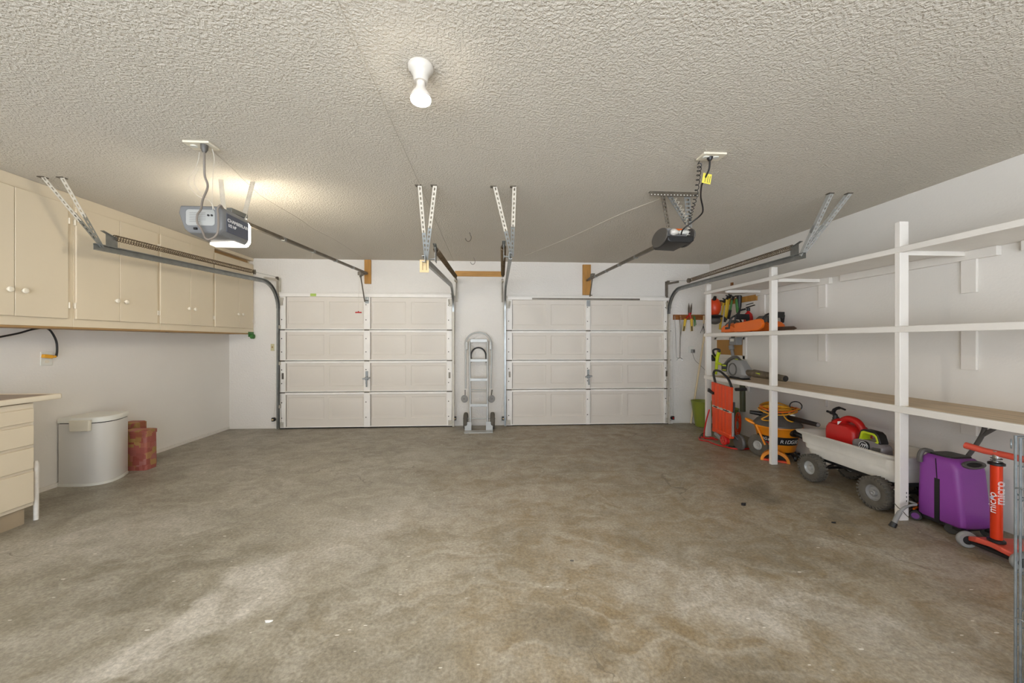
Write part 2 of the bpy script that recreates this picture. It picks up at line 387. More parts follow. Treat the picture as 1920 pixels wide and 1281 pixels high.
# unseen wall behind the camera; its wide opening is made up for fill light
struct('wall_front', MB().box(XL-.1, XL+.5, YF-.1, YF, 0, ZC).box(XR-1.2, XR+.1, YF-.1, YF, 0, ZC).box(XL+.5, XR-1.2, YF-.1, YF, 2.4, ZC), M['wall'])
struct('trim_1', MB().box(-.576, -.564, YF, YB, ZC-.004, ZC), M['ceiling'], label='faint taped seam along the ceiling')
struct('baseboard_left', MB().box(XL, XL+.012, 3.0, YB, 0, .038), M['trim'])
xa = at(519, 795, Y=YB).x
struct('baseboard_back', MB().box(XL, xa, YB-.012, YB, 0, .038).box(2.96, XR, YB-.012, YB, 0, .038), M['trim'])
struct('trim_2', MB().box(at(518, 500, Y=YB).x-.002, at(518, 500, Y=YB).x+.002, YB-.002, YB, 2.3, ZC).box(1.0*at(855, 500, Y=YB).x-.002, at(855, 500, Y=YB).x+.002, YB-.002, YB, 2.2, ZC).box(at(938, 500, Y=YB).x-.002, at(938, 500, Y=YB).x+.002, YB-.002, YB, 2.2, ZC).box(at(1260, 500, Y=YB).x-.002, at(1260, 500, Y=YB).x+.002, YB-.002, YB, 2.15, ZC), M['trim'], label='thin vertical drywall seams above the garage doors')

# ------------------------------------------------------------------ garage doors
YD = 5.875
def garage_door(name, label, px, cells, joints, ztop, zbot, truss):
    X = lambda p: at(p, 640, Y=YD-.0).x
    x0, x1, xm0, xm1 = X(px[0]), X(px[1]), X(px[2]), X(px[3])
    root = thing(name, label, 'garage door', ((x0+x1)/2, YD, 0), kind='structure')
    zs = [zbot]+joints[::-1]+[ztop]
    for i in range(4):
        z0 = zs[i]+(.007 if i else 0); z1 = zs[i+1]-.003
        m = MB(); h = z1-z0
        # pressed face with four embossed panels
        pz0 = z0+(.085 if i else .13); pz1 = z1-(.075 if i < 3 else .10)
        xsb = [x0]+sum([[X(c[0]), X(c[1])] for c in cells], [])+[x1]
        for a in range(len(xsb)-1):
            u0, u1 = xsb[a], xsb[a+1]
            if a % 2 == 0: m.add([(u0, YD, z0), (u1, YD, z0), (u1, YD, z1), (u0, YD, z1)], [(0, 1, 2, 3)])
            else:
                m.add([(u0, YD, z0), (u1, YD, z0), (u1, YD, pz0), (u0, YD, pz0)], [(0, 1, 2, 3)])
                m.add([(u0, YD, pz1), (u1, YD, pz1), (u1, YD, z1), (u0, YD, z1)], [(0, 1, 2, 3)])
                L_ = []
                for ins, dy in ((0, 0), (.006, .006), (.030, .007), (.050, .002)):
                    L_.append([(u0+ins, YD+dy, pz0+ins), (u1-ins, YD+dy, pz0+ins), (u1-ins, YD+dy, pz1-ins), (u0+ins, YD+dy, pz1-ins)])
                m.loft(L_, False, True)
        # returns at the edges and the back
        m.box(x0, x1, YD+.0125, YD+.05, z0, z1)
        sec = part('section', m, M['door'], root, ang=20)
        f = MB()
        if i < 3: f.box(x0+.07, xm0, YD-.022, YD, z1-.032, z1).box(xm1, x1-.07, YD-.022, YD, z1-.032, z1)
        f.box(x0+.07, xm0, YD-.016, YD, z0, z0+.014).box(xm1, x1-.07, YD-.016, YD, z0, z0+.014)
        part('flange', f, M['door_rail'], sec, .003)
        st = MB()
        for (a, b) in ((x0, x0+.085), (xm0, xm1), (x1-.085, x1)):
            st.box(a, b, YD-.024, YD, z0, z1)
        part('stile', st, M['door_rail'], sec, .003)
        part('stile_gap_shade', MB().box(xm1, xm1+.007, YD-.006, YD-.0005, z0, z1), M['steel_dark'], sec, label='dark strip for the shaded gap beside the centre stile')  # thin dark strips paint in the shade of the gap beside the stiles
        part('stile_gap_shade', MB().box(x0+.085, x0+.092, YD-.006, YD-.0005, z0, z1), M['cord'], sec)
        hl = MB()
        for (a, b) in ((x0, x0+.085), (xm0, xm1), (x1-.085, x1)):
            for q in (.28, .72):
                hl.cyl((a*.65+b*.35, YD-.0262, z0+h*q), (a*.65+b*.35, YD-.024, z0+h*q), .009, n=10)
        if i == 1:
            for a in (x0+.03, x1-.055): hl.box(a, a+.03, YD-.0255, YD-.024, z0+h*.42, z0+h*.62)
        part('bolt_hole', hl, M['steel_dark'], sec)
    for k, z in enumerate(joints):
        for (a, b) in ((x0, x0+.085), (xm0, xm1), (x1-.085, x1)):
            c = (a+b)/2
            hg = MB().cyl((c-.036, YD-.033, z), (c+.036, YD-.033, z), .0085, n=10)
            part('hinge_leaf', MB().box(c-.03, c+.03, YD-.028, YD-.024, z-.04, z+.04), M['door_rail'], root, .0015)
            if c < xm0-.3: hg.cyl((x0-.03, YD-.033, z), (c, YD-.033, z), .006, n=8)
            if c > xm1+.3: hg.cyl((c, YD-.033, z), (x1+.03, YD-.033, z), .006, n=8)
            part('hinge', hg, M['steel_dark'], root, .0015)
    for c, q in ((x0+.02, -1), (x1-.02, 1)):
        tb = MB().box(c-.03, c+.03, YD-.03, YD-.024, ztop-.17, ztop-.05).bar((c-.03*q, YD-.045, ztop-.15), (c+.05*q, YD-.045, ztop-.15), .02, .016).bar((c-.03*q, YD-.03, ztop-.06), (c-.02*q, YD-.05, ztop-.14), .03, .006)
        part('top_roller_bracket', tb, M['strap'], root, .002)
        bb = MB().box(c-.04, c+.04, YD-.03, YD-.024, zbot+.01, zbot+.09).cyl((c-.03*q, YD-.04, zbot+.05), (c+.05*q, YD-.04, zbot+.05), .008, n=8)
        part('bottom_bracket', bb, M['strap'], root, .002)
    # T handle lock on the centre stile
    xc = (xm0+xm1)/2; zh = joints[2]*.56+joints[1]*.44
    lk = MB().box(xc-.018, xc+.018, YD-.04, YD-.024, zh+.03, zh+.11).cyl((xc, YD-.024, zh), (xc, YD-.055, zh), .03, n=14)
    lk.bar((xc-.055, YD-.06, zh-.005), (xc+.055, YD-.06, zh+.01), .022, .022).bar((xc, YD-.058, zh), (xc+.004, YD-.058, zh-.13), .022, .014)
    part('lock_handle', lk, M['steel'] , root, .004)
    br = MB().box(xc-.025, xc+.03, YD-.035, YD-.024, ztop-.13, ztop-.01)
    part('arm_bracket', br, M['steel'], root, .002)
    bar = MB().box(x0+.01, x1-.01, YD-.0495, YD, ztop-.035, ztop-.012).box(x0+.01, x1-.01, YD-.055, YD-.05, ztop-.035, ztop+.012)
    part('top_strut', bar, M['door_rail'], root, .002)
    if truss == 'tape':
        part('tape', MB().box(X(585), X(596), YD-.0562, YD-.055, ztop-.03, ztop+.011), M['lime_tape'], root, label='lime green tape')
    else:
        a, b = X(997), X(1197)
        t = MB().box(a, b, YD-.058, YD-.0552, ztop-.032, ztop-.006)
        for k in range(60):
            u = a+(b-a)*(k+.5)/60; t.box(u-.012, u+.006, YD-.0595, YD-.058, ztop-.024, ztop-.014)
        part('slotted_angle', t, M['steel_dark'], root, label='slotted grey angle')
    seal = MB().box(x0, x1, YD-.01, YD+.04, .002, zbot)
    part('bottom_seal', seal, M['darkhole'], root)
    return root
J = [1.507, 1.034, .554]
garage_door('door_1', 'left white sectional garage door with lime tape on its top strut', (526, 848, 683, 695), [(540, 607.5), (617.5, 681), (697, 760.5), (771, 835)], J, 2.045, .018, 'tape')
J2 = [1.500, 1.032, .572]
garage_door('door_2', 'right white sectional garage door with slotted angle along its top', (950, 1253, 1098, 1106), [(960, 1024), (1033, 1096), (1108.5, 1167), (1177, 1241)], J2, 2.02, .012, 'angle')
struct('trim_3', MB().box(at(522, 0, Y=YB).x, at(846, 0, Y=YB).x, YB-.05, YB, 2.052, 2.085), M['trim'], .004, label='scuffed white head trim above the left garage door')
struct('trim_4', MB().box(at(948, 0, Y=YB).x, at(1250, 0, Y=YB).x, YB-.05, YB, 2.027, 2.062), M['trim'], .004, label='scuffed white head trim above the right garage door')
for i, (a, b) in enumerate(((520, 526), (847, 852), (946, 951), (1252, 1259))):
    struct('trim_%d' % (5+i), MB().box(at(a, 0, Y=YB).x, at(b, 0, Y=YB).x, YB-.05, YB, 0, 2.05), M['trim'], .004, label='white door jamb beside the garage door')

# ------------------------------------------------------------------ overhead tracks with springs
def track(label, xv, fx, fy, fz, bz, straps, strap_cols, side, spring_dx, flag_px):
    """xv: X of the vertical leg; (fx,fy,fz): front end of the horizontal rail; bz: its height at the back"""
    yv = 5.80; R = .36
    root = thing('door_track', label, 'door track', (xv, yv, 0), 'overhead garage door tracks')
    # C-section rail: horizontal, curve, vertical
    yb = yv-R; back = V((xv, yb, bz))
    pts = [V((fx, fy, fz)), (V((fx, fy, fz))+back)/2, back]
    slope = (bz-fz)/(yb-fy)
    for i in range(1, 13):
        a = PI/2*i/12; pts.append(V((xv, yb+R*math.sin(a), bz-R*(1-math.cos(a)))))
    vert0 = pts[-1].copy()
    C2 = [(-.014, -.027), (.014, -.027), (.014, -.020), (.0105, -.020), (.0105, -.0235), (-.0105, -.0235), (-.0105, .0235), (.0105, .0235), (.0105, .020), (.014, .020), (.014, .027), (-.014, .027)]
    C2 = [(x*side, y) for x, y in C2]
    part('horizontal_rail', MB().sweep(C2, pts, (1, 0, 0)), M['steel'], root, ang=30)
    Vp = [(x, y*.7) for x, y in C2]
    part('vertical_rail', MB().sweep(Vp, [vert0, V((xv, yv, .02))], (1, 0, 0)), M['steel'] if side > 0 else M['strap'], root, ang=30)
    for z in (.35, 1.0, 1.55): part('wall_bracket', MB().box(xv-.012, xv+.012, yv, YB, z-.025, z+.025), M['strap'], root, .002)
    # flag angle with pulley at the head of the vertical leg
    fx2 = at(flag_px, 560, Y=5.84).x
    fl = MB().box(fx2-.012, fx2+.012, 5.885, 5.90, 1.95, 2.30).box(fx2-.012, fx2-.009, 5.82, 5.90, 1.95, 2.30).bar((fx2, 5.5, 2.235), (fx2, 5.86, 2.26), .02, .03)
    part('flag_angle', fl, M['strap'] if flag_px < 950 else M['steel_dark'], root, .001)
    pl = MB().lathe([(.010, -.010), (.028, -.010), (.022, 0), (.028, .010), (.010, .010)], (fx2, 5.82, 2.28), (1, 0, 0), 20)
    part('pulley', pl, M['steel_dark'], root)
    # hanger straps from the ceiling
    end = V((fx, fy+.04, fz))
    for k, p in enumerate(straps):
        p = V(p); mid = p.lerp(end, .62 if k == 0 else .55)
        up = V((1, 0, 0)) if abs((end-p).x) < .2 else V((0, 1, 0))
        for (a, b, mt, off, nm) in ((p, mid, strap_cols[0], 0, 'hanger_strap'), (p.lerp(end, .5), end, strap_cols[1], .004, 'hanger_extension')):
            d = (b-a); L_ = d.length; n = max(3, int(L_/.035)); m = MB(); dn = d.normalized()
            sx = V((1, 0, 0)); sx = (sx-dn*sx.dot(dn)).normalized(); ny = dn.cross(sx); o = ny*(-off)
            # angle iron: one plain leaf, one perforated leaf built as two edges and cross webs
            def leaf(u, w, perf):
                w2 = u*w; t = dn.cross(u).normalized()*.0025
                def q(s0, s1, c0, c1):
                    A = a+o+dn*s0+w2*c0; B = a+o+dn*s0+w2*c1; C_ = a+o+dn*s1+w2*c1; D = a+o+dn*s1+w2*c0
                    m.add([A, B, C_, D, A+t, B+t, C_+t, D+t], [(0, 1, 2, 3), (4, 7, 6, 5), (0, 4, 5, 1), (1, 5, 6, 2), (2, 6, 7, 3), (3, 7, 4, 0)])
                if not perf: q(0, L_, 0, 1)
                else:
                    q(0, L_, 0, .33); q(0, L_, .67, 1)
                    for i in range(n): q(L_*i/n, L_*(i+.45)/n, .33, .67)
            leaf(sx, .032, True); leaf(ny*-1, .028, k == 1)
            part(nm, m, mt, root)
    for p in straps: part('ceiling_foot', MB().box(p[0]-.02, p[0]+.03, p[1]-.01, p[1]+.03, ZC-.006, ZC), M['steel_dark'], root, .002)
    # extension spring with its end plate and the sheave at the far end
    s0 = V((fx+spring_dx, fy+.17, fz+.118)); s1 = V((xv+spring_dx, 5.2, bz+.085))
    dr = (s1-s0); L_ = dr.length; a, b, d = basis(dr); turns = 74; P_ = []
    for i in range(turns*9+1):
        t = i/(turns*9); an = 2*PI*turns*t
        P_.append(s0+d*L_*t+(a*math.cos(an)+b*math.sin(an))*.0235)
    part('extension_spring', MB().tube(P_, .0042, 5), M['spring'], root)
    sp = MB().box(fx+spring_dx-.0015, fx+spring_dx+.0015, fy+.10, fy+.20, fz+.0, fz+.13).bar((fx+spring_dx, fy+.07, fz+.15), (fx+spring_dx, fy+.17, fz+.12), .03, .004).cyl((fx+spring_dx, fy+.08, fz+.145), s0, .004, n=8).bar((fx, fy+.15, fz+.02), (fx+spring_dx, fy+.15, fz+.03), .05, .004)
    part('spring_bracket', sp, M['steel'], root)
    sh = MB().lathe([(.008, -.011), (.034, -.011), (.026, 0), (.034, .011), (.008, .011)], s1+d*.05, (1, .25, 0), 20).bar(s1, s1+d*.06, .02, .006)
    part('sheave', sh, M['steel_dark'], root)
    cb = MB().tube([s1+d*.06, V((fx2, 5.80, 2.30))], .002, 5).tube([V((fx2, 5.83, 2.26)), V((xv+.03*side, 5.832, .10))], .002, 5)
    part('lift_cable', cb, M['steel_dark'], root)
    return root
st = lambda *p: [at(x, y, Z=ZC) for x, y in p]
track('leftmost overhead track, by the cream upper cabinets, with brown stretched spring', at(521.5, 640, Y=5.8).x, -3.25, 3.28, 2.115, 2.185, st((76, 331), (112, 332)), (M['strap'], M['steel']), 1, -.012, 521)
track('overhead track of the left door nearest the middle, paper tag hanging from it', at(850, 640, Y=5.8).x, -.575, 3.29, 2.052, 2.15, st((783, 347), (812, 347)), (M['strap'], M['steel']), -1, .085, 856)
track('overhead track of the right door nearest the middle, right of the bare hooks', at(947, 640, Y=5.8).x, .184, 3.30, 2.088, 2.18, st((924, 349), (961, 349)), (M['strap'], M['steel']), 1, -.055, 942)
track('rightmost overhead track, passing above the white shelving', at(1254, 640, Y=5.8).x, 2.93, 3.31, 2.135, 2.13, st((1557, 362), (1592, 362)), (M['alu'], M['alu']), -1, .03, 1252)
tg = thing('paper_tag', 'yellowed paper tag dangling from the end of an overhead track', 'tag', at(796, 500, Y=3.36))
c0 = at(787, 487, Y=3.36); c1 = at(804, 511, Y=3.36)
part('card', MB().box(c0.x, c1.x, 3.358, 3.361, c1.z, c0.z), M['tag_p'], tg)
ln = MB()
for u in (.3, .72): ln.box(c0.x+(c1.x-c0.x)*u, c0.x+(c1.x-c0.x)*(u+.06), 3.3572, 3.358, c1.z+.02, c0.z-.02)
part('print_lines', ln, M['ink'], tg)
part('string_loop', MB().tube([(c0.x+.03, 3.359, c0.z-.005), (-.58, 3.33, 2.06)], .0015, 5), M['wire'], tg)

# ------------------------------------------------------------------ garage door openers
def opener_rail(root, p0, p1, arm_top, arm_bot, handle):
    r = MB(); d = (p1-p0).normalized()
    r.bar(p0, p1, .03, .022); r.bar(p0+V((0, 0, .016)), p1+V((0, 0, .016)), .012, .012)
    part('rail', r, M['steel_dark'], root, .002)
    k = MB()
    for q in range(1, 5):
        p = p0.lerp(p1, q/5); k.bar(p-d*.02, p+d*.02, .036, .03)
    part('rail_clip', k, M['steel'], root)
    tr = MB().bar(arm_top-d*.05+V((0, 0, .02)), arm_top+d*.05+V((0, 0, .02)), .05, .05).cyl(arm_top+V((0, 0, -.03)), arm_top, .018, n=12).bar(arm_top+V((0, 0, .01)), p1, .02, .03)
    part('trolley', tr, M['steel_dark'], root, .003)
    part('arm', MB().bar(arm_top, arm_bot, .022, .012, (1, 0, 0)).bar(arm_bot+V((0, 0, .02)), arm_bot+V((.04, .03, .02)), .02, .012), M['steel_dark'], root, .002)
    if handle:
        part('release_cord', MB().tube([arm_top+V((-.01, -.02, 0)), handle], .0025, 6), M['wire'], root)
        part('release_handle', MB().cyl(handle+V((-.045, 0, 0)), handle+V((.045, 0, 0)), .009, n=10).cyl(handle, handle+V((0, 0, .02)), .008, n=8), M['red'], root, .003, label='red pull handle')
xl0, xl1 = -2.135, -1.845
op = thing('garage_door_opener', 'grey ceiling opener over the left door, its light lit', 'garage door opener', (-1.99, 2.86, 2.06), 'ceiling door openers')
def oploop(y, e, z0, z1):
    return [(xl0+e, y, z1), (xl0-.01+e, y, z1-.05), (xl0+.03+e*.5, y, z0+.03), (xl0+.07, y, z0), (xl1-.03, y, z0), (xl1-e, y, z0+.03), (xl1-e, y, z1-.03), (xl1-.02-e, y, z1)]
part('housing', MB().loft([oploop(2.70, .012, 2.085, 2.265), oploop(2.72, 0, 2.075, 2.27), oploop(2.98, 0, 2.06, 2.27)]), M['opener'], op, .008)
part('side_panel', MB().box(xl1-.002, xl1+.004, 2.735, 2.975, 2.10, 2.232), M['opener_blue'], op, .003, label='slate blue side panel')
text('lettering', 'CHAMBERLAIN', .034, frame((xl1+.0055, 2.855, 2.185), (0, 1, 0), (0, 0, 1)), M['lettering'], op)
text('lettering', '1/2 HP', .03, frame((xl1+.0055, 2.79, 2.150), (0, 1, 0), (0, 0, 1)), M['lettering'], op)
part('control_plate', MB().prism(rrect(.19, .11, .02), .006, frame(((xl0+xl1)/2+.0, 2.699, 2.185), (1, 0, 0), (0, 0, 1))), M['alu'], op, .001, label='silver label plate')
pr_ = MB()
for q in range(6): pr_.box(-2.06, -1.99, 2.6945, 2.696, 2.215-.012*q, 2.218-.012*q)
for q in range(5): pr_.box(-1.985, -1.955, 2.6945, 2.696, 2.215-.012*q, 2.218-.012*q)
part('print_lines', pr_, M['greyplastic'], op)
bt = MB()
for q in (-1.935, -1.912): part('button', MB().cyl((q, 2.690, 2.20), (q, 2.6955, 2.20), .007, n=10), M['black'], op)
part('antenna_port', MB().box(-2.03, -2.01, 2.688, 2.70, 2.10, 2.115), M['black'], op)
part('light_lens', MB().loft([oploop(2.981, .0, 2.062, 2.262), oploop(3.01, .004, 2.058, 2.25), oploop(3.025, .02, 2.07, 2.235)]), M['lens'], op, .006, label='lit white lens')
part('light_lens_underside', MB().prism([(xl0+.06, 2.90), (xl1-.03, 2.86), (xl1-.02, 2.979), (xl0+.05, 2.979)], .02, Matrix.Translation((0, 0, 2.058))), M['lens_dim'], op, .006)
hs = MB()
for p, q in ((at(414, 337, Z=ZC), V((xl0+.10, 3.0, 2.27))), (at(474, 341, Z=ZC), V((xl1-.02, 2.95, 2.26)))):
    d = (q-p).normalized(); s_ = V((1, 0, 0)); n_ = 14
    for w0 in (-.018, .012): hs.bar(p+s_*(w0+.003), q+s_*(w0+.003), .006, .003, (0, 1, 0))
    hs.bar(p, q, .02, .002, (0, 1, 0))
    for k in range(n_):
        c = p.lerp(q, (k+.5)/n_); hs.bar(c-d*.006, c+d*.006, .036, .0025, (0, 1, 0))
part('hanger_strap', hs, M['strap'], op)
part('mount_bracket', MB().bar((-1.89, 2.83, 2.285), (-1.87, 2.98, 2.285), .04, .035).box(-2.05, -1.97, 2.86, 3.0, 2.27, 2.31), M['steel'], op, .002)
pc = [at(x, y, Y=q) for x, y, q in ((383, 283, 2.50), (383, 305, 2.5), (384, 330, 2.52), (389, 345, 2.54), (388, 356, 2.56), (380, 375, 2.6), (377, 392, 2.64), (370, 403, 2.67), (370, 418, 2.67), (378, 430, 2.67), (385, 446, 2.66), (392, 449, 2.66), (404, 443, 2.66), (409, 430, 2.66), (409, 405, 2.67), (408, 392, 2.67), (413, 385, 2.68), (418, 391, 2.71))]
part('power_cord', MB().tube(spl(pc, 6), .0065, 8), M['cord'], op, label='looping grey power cord')
part('plug', MB().lathe([(.010, 0), (.02, .02), (.022, .05), (.014, .055)], at(383, 286, Y=2.5), (0, 0, 1), 12), M['dkgrey'], op)
lw = MB()
for L_ in (((374, 285), (372, 300), (366, 317), (353, 337), (357, 352), (372, 368), (392, 376), (402, 392), (410, 405), (418, 412), (412, 416), (403, 408)),
           ((372, 316), (364, 335), (367, 350), (378, 366)),
           ((398, 279), (402, 300), (399, 330), (398, 378), (400, 395), (408, 408), (410, 415), (405, 421))):
    lw.tube(spl([at(x, y, Y=2.52+.0016*(y-280)) for x, y in L_], 5), .0022, 5)
part('bell_wire', lw, M['wire'], op, label='thin pale control wires')
opener_rail(op, V((-1.93, 3.05, 2.262)), at(688, 513, Y=5.87), at(676, 516, Y=5.62), at(684, 566, Y=5.80), at(672, 586, Y=5.60))
opr = thing('garage_door_opener', 'black ceiling opener over the right door, one bare bulb showing, unlit', 'garage door opener', (1.62, 3.2, 2.15), 'ceiling door openers')
ox0, ox1, oy0, oy1 = 1.50, 1.735, 3.06, 3.36
def silh(y, e=0):
    return [(ox0+.0+e, y, 2.19), (ox0+.02+e, y, 2.172), (ox1-.04-e, y, 2.165), (ox1-e, y, 2.185), (ox1-e, y, 2.225), (ox0+e, y, 2.225)]
part('housing', MB().loft([silh(oy0+.01, .004), silh(oy0+.02), silh(oy1)]).box(ox0+.02, ox1-.01, oy0+.12, oy1, 2.225, 2.31), M['black'], opr, .008)
E1 = [(0.5*.30*math.cos(2*PI*i/28), .076*math.sin(2*PI*i/28)) for i in range(28)]
part('end_cover', MB().prism(E1, .012, frame((ox0-.004, (oy0+oy1)/2-.0, 2.245), (0, 1, 0), (0, 0, 1))), M['dkgrey'], opr, .004, label='rounded dark end cap')
part('end_cover', MB().prism(E1, .012, frame((ox1+.002, (oy0+oy1)/2-.0, 2.245), (0, 1, 0), (0, 0, 1))), M['dkgrey'], opr, .004)
part('back_plate', MB().box(ox0+.015, ox1-.015, oy0+.10, oy0+.12, 2.225, 2.315), M['greyplastic'], opr, .003)
bx = ox0+.08
part('bulb', MB().lathe([(.002, -.034), (.018, -.031), (.030, -.012), (.030, .006), (.02, .026), (.013, .045), (.013, .065)], (bx, oy0+.06, 2.27), (1, 0, 0), 18), M['bulb_neck'], opr, label='small white bulb, off')
part('bulb_socket', MB().cyl((bx+.05, oy0+.06, 2.27), (ox1-.03, oy0+.06, 2.27), .018, n=12), M['can_lid'], opr)
part('label_sticker', MB().box(ox0+.11, ox1-.05, oy0+.096, oy0+.0995, 2.29, 2.312), M['orange'], opr)
br = MB(); A = at(1219, 358, Z=ZC); B = at(1308, 362, Z=ZC)
br.box(A.x, B.x, 3.075, 3.079, 2.56, ZC).box(A.x, B.x, 3.079, 3.11, 2.596, ZC)
part('ceiling_angle', br, M['steel_dark'], opr, .001)
hl = MB()
for q in range(15):
    u = A.x+(B.x-A.x)*(q+.5)/15; hl.cyl((u, 3.074, 2.572), (u, 3.075, 2.572), .005, n=8)
part('bolt_hole', hl, M['can_lid'], opr)
def angle_iron(p, q, w=.034):
    p = V(p); q = V(q); m = MB(); d = (q-p).normalized(); s_ = V((1, 0, 0)); s_ = (s_-d*s_.dot(d)).normalized(); n = max(4, int((q-p).length/.03))
    m.bar(p-s_*(w*.4), q-s_*(w*.4), w*.22, .003, (0, 1, 0)).bar(p+s_*(w*.4), q+s_*(w*.4), w*.22, .003, (0, 1, 0))
    for i in range(n):
        c = p.lerp(q, (i+.5)/n); m.bar(c-d*.008, c+d*.008, w*.7, .0028, (0, 1, 0))
    m.bar(p+s_*w*.5+V((0, w*.4, 0)), q+s_*w*.5+V((0, w*.4, 0)), .003, w*.8, (0, 1, 0))
    return m
part('hanger_strap', angle_iron(at(1242, 360, Y=3.085), (ox0+.02, 3.10, 2.31)), M['steel_dark'], opr)
part('hanger_strap', angle_iron(at(1288, 360, Y=3.085), (at(1292, 418, Y=3.12).x, 3.12, 2.31), .05), M['steel'], opr)
part('diagonal_brace', angle_iron(at(1252, 362, Y=3.09), at(1288, 420, Y=3.14)), M['steel'], opr)
def helix(pts, r, turns, k=10):
    P_ = spl(pts, 10); n = turns*k; o = []
    for i in range(n+1):
        t = i/n*(len(P_)-1); j = min(int(t), len(P_)-2); c = P_[j].lerp(P_[j+1], t-j); d = (P_[j+1]-P_[j]).normalized(); a, b, _ = basis(d)
        o.append(c+(a*math.cos(2*PI*i/k)+b*math.sin(2*PI*i/k))*r)
    return o
part('coiled_wire', MB().tube([at(1317, 291, Y=2.5)]+helix([at(x, y, Y=q) for x, y, q in ((1312, 308, 2.54), (1309, 335, 2.7), (1304, 370, 2.9), (1297, 395, 2.98), (1293, 414, 3.02))], .013, 15)+[at(1291, 425, Y=3.04)], .0028, 5), M['black'], opr, label='coiled black wire')
part('coiled_wire', MB().tube(helix([at(x, y, Y=3.05) for x, y in ((1265, 373), (1278, 392), (1286, 410), (1291, 425), (1290, 442))], .014, 12), .002, 5), M['wire'], opr, label='coiled white wire')
part('power_cord', MB().tube(spl([at(x, y, Y=q) for x, y, q in ((1331, 300, 2.46), (1330, 315, 2.48), (1326, 326, 2.5), (1319, 340, 2.54), (1315, 350, 2.6), (1314, 370, 2.75), (1318, 392, 2.86), (1314, 403, 2.92), (1296, 418, 2.98), (1281, 430, 3.03), (1277, 440, 3.07))], 6), .006, 8), M['black'], opr, label='black power cord')
part('plug', MB().lathe([(.012, 0), (.02, .015), (.022, .045), (.016, .05)], at(1331, 301, Y=2.46), (0, 0, 1), 12), M['black'], opr)
opener_rail(opr, V((1.53, 3.34, 2.2)), at(1101, 526, Y=5.87), at(1111, 519, Y=5.55), at(1106, 556, Y=5.80), None)
ct = thing('cord_tag', 'yellow warning tag wrapped round the black opener cord', 'tag', at(1325, 336, Y=2.52))
tm = frame(at(1325, 335, Y=2.515), at(1334, 331, Y=2.515)-at(1320, 328, Y=2.515), V((.35, 0, 1)))
part('card', MB().prism([(-.03, -.035), (.032, -.035), (.032, .035), (-.03, .035)], .002, tm), M['tag_y'], ct)
tl = MB()
for q in (-.012, .006, .02): tl.prism([(q, -.028), (q+.004, -.028), (q+.004, .02), (q, .02)], .0032, tm)
part('print_lines', tl, M['ink'], ct)
for (p, lab) in (((378, 270), 'white outlet plate on the ceiling feeding the lit opener'), ((1336, 291), 'white outlet plate on the ceiling feeding the black opener')):
    c = at(*p, Z=ZC); g = thing('ceiling_outlet', lab, 'outlet', (c.x, c.y, ZC-.02), 'ceiling outlets')
    part('cover_plate', MB().box(c.x-.085, c.x+.075, c.y-.045, c.y+.055, ZC-.014, ZC), M['plate'], g, .003)
    part('receptacle', MB().prism(rrect(.04, .03, .012), .006, Matrix.Translation((c.x-.045, c.y, ZC-.016))).prism(rrect(.04, .03, .012), .006, Matrix.Translation((c.x+.02, c.y, ZC-.016))), M['can_lid'], g)
wc = MB()
for off in (0, 3): wc.tube(spl([at(x+off*.6, y+off*.4-.5, Z=ZC-.003) for x, y in ((388, 276), (430, 312), (476, 357), (494, 371), (529, 392), (561, 411), (588, 430), (632, 453), (681, 485))], 5), .0022, 5)
solo('bell_wire', wc, M['wire'], 'pale pair of wires stapled across the ceiling to the left header block', 'wire')
solo('bell_wire', MB().tube(spl([at(x, y, Z=ZC-.003) for x, y in ((1237, 373), (1160, 403), (1080, 440), (1020, 465), (985, 479))], 5), .003, 5), M['wire'], 'single pale wire drooping along the ceiling from the black opener', 'wire')
for (p, q, lab) in (((880, 436), .0, 'bare steel hook screwed into ceiling, nearer of the two'), ((888, 483), .0, 'bare steel hook screwed into ceiling, farther one by the back wall')):
    c = at(*p, Z=ZC-.002); h = MB()
    pts = [c, c+V((.012, 0, -.02))]+[c+V((-.012+.034*math.cos(a), 0, -.06+.045*math.sin(a))) for a in [math.radians(t) for t in range(50, -171, -20)]]
    solo('ceiling_hook', h.tube(pts, .0038, 7), M['steel_dark'], lab, 'hook', 'ceiling hooks')

# ceiling bulb
c = at(789, 124, Z=ZC)
cl = thing('ceiling_lamp', 'bare lit floodlight bulb in a white ceiling holder', 'lamp', (c.x, c.y, 2.42))
part('holder', MB().lathe([(.030, -.075), (.034, -.06), (.036, -.045), (.046, -.032), (.056, -.02), (.058, -.008), (.056, 0)], (c.x, c.y, ZC), n=32), M['bulb_neck'], cl)
part('chain_bracket', MB().box(c.x-.05, c.x-.03, c.y-.004, c.y+.004, ZC-.03, ZC-.005), M['steel_dark'], cl)
part('bulb_neck', MB().lathe([(.0455, -.151), (.0455, -.142), (.043, -.134), (.036, -.122), (.024, -.105), (.019, -.09), (.019, -.07)], (c.x, c.y, ZC), n=28, cap=False), M['bulb_side'], cl)
part('bulb_rim', MB().lathe([(.0435, -.162), (.0452, -.157), (.0455, -.151)], (c.x, c.y, ZC), n=28, cap=False), M['bulb_rim'], cl)
part('bulb_face', MB().lathe([(.001, -.168), (.02, -.1675), (.035, -.1655), (.0435, -.162)], (c.x, c.y, ZC), n=28), M['bulb'], cl, label='glowing bulb face')

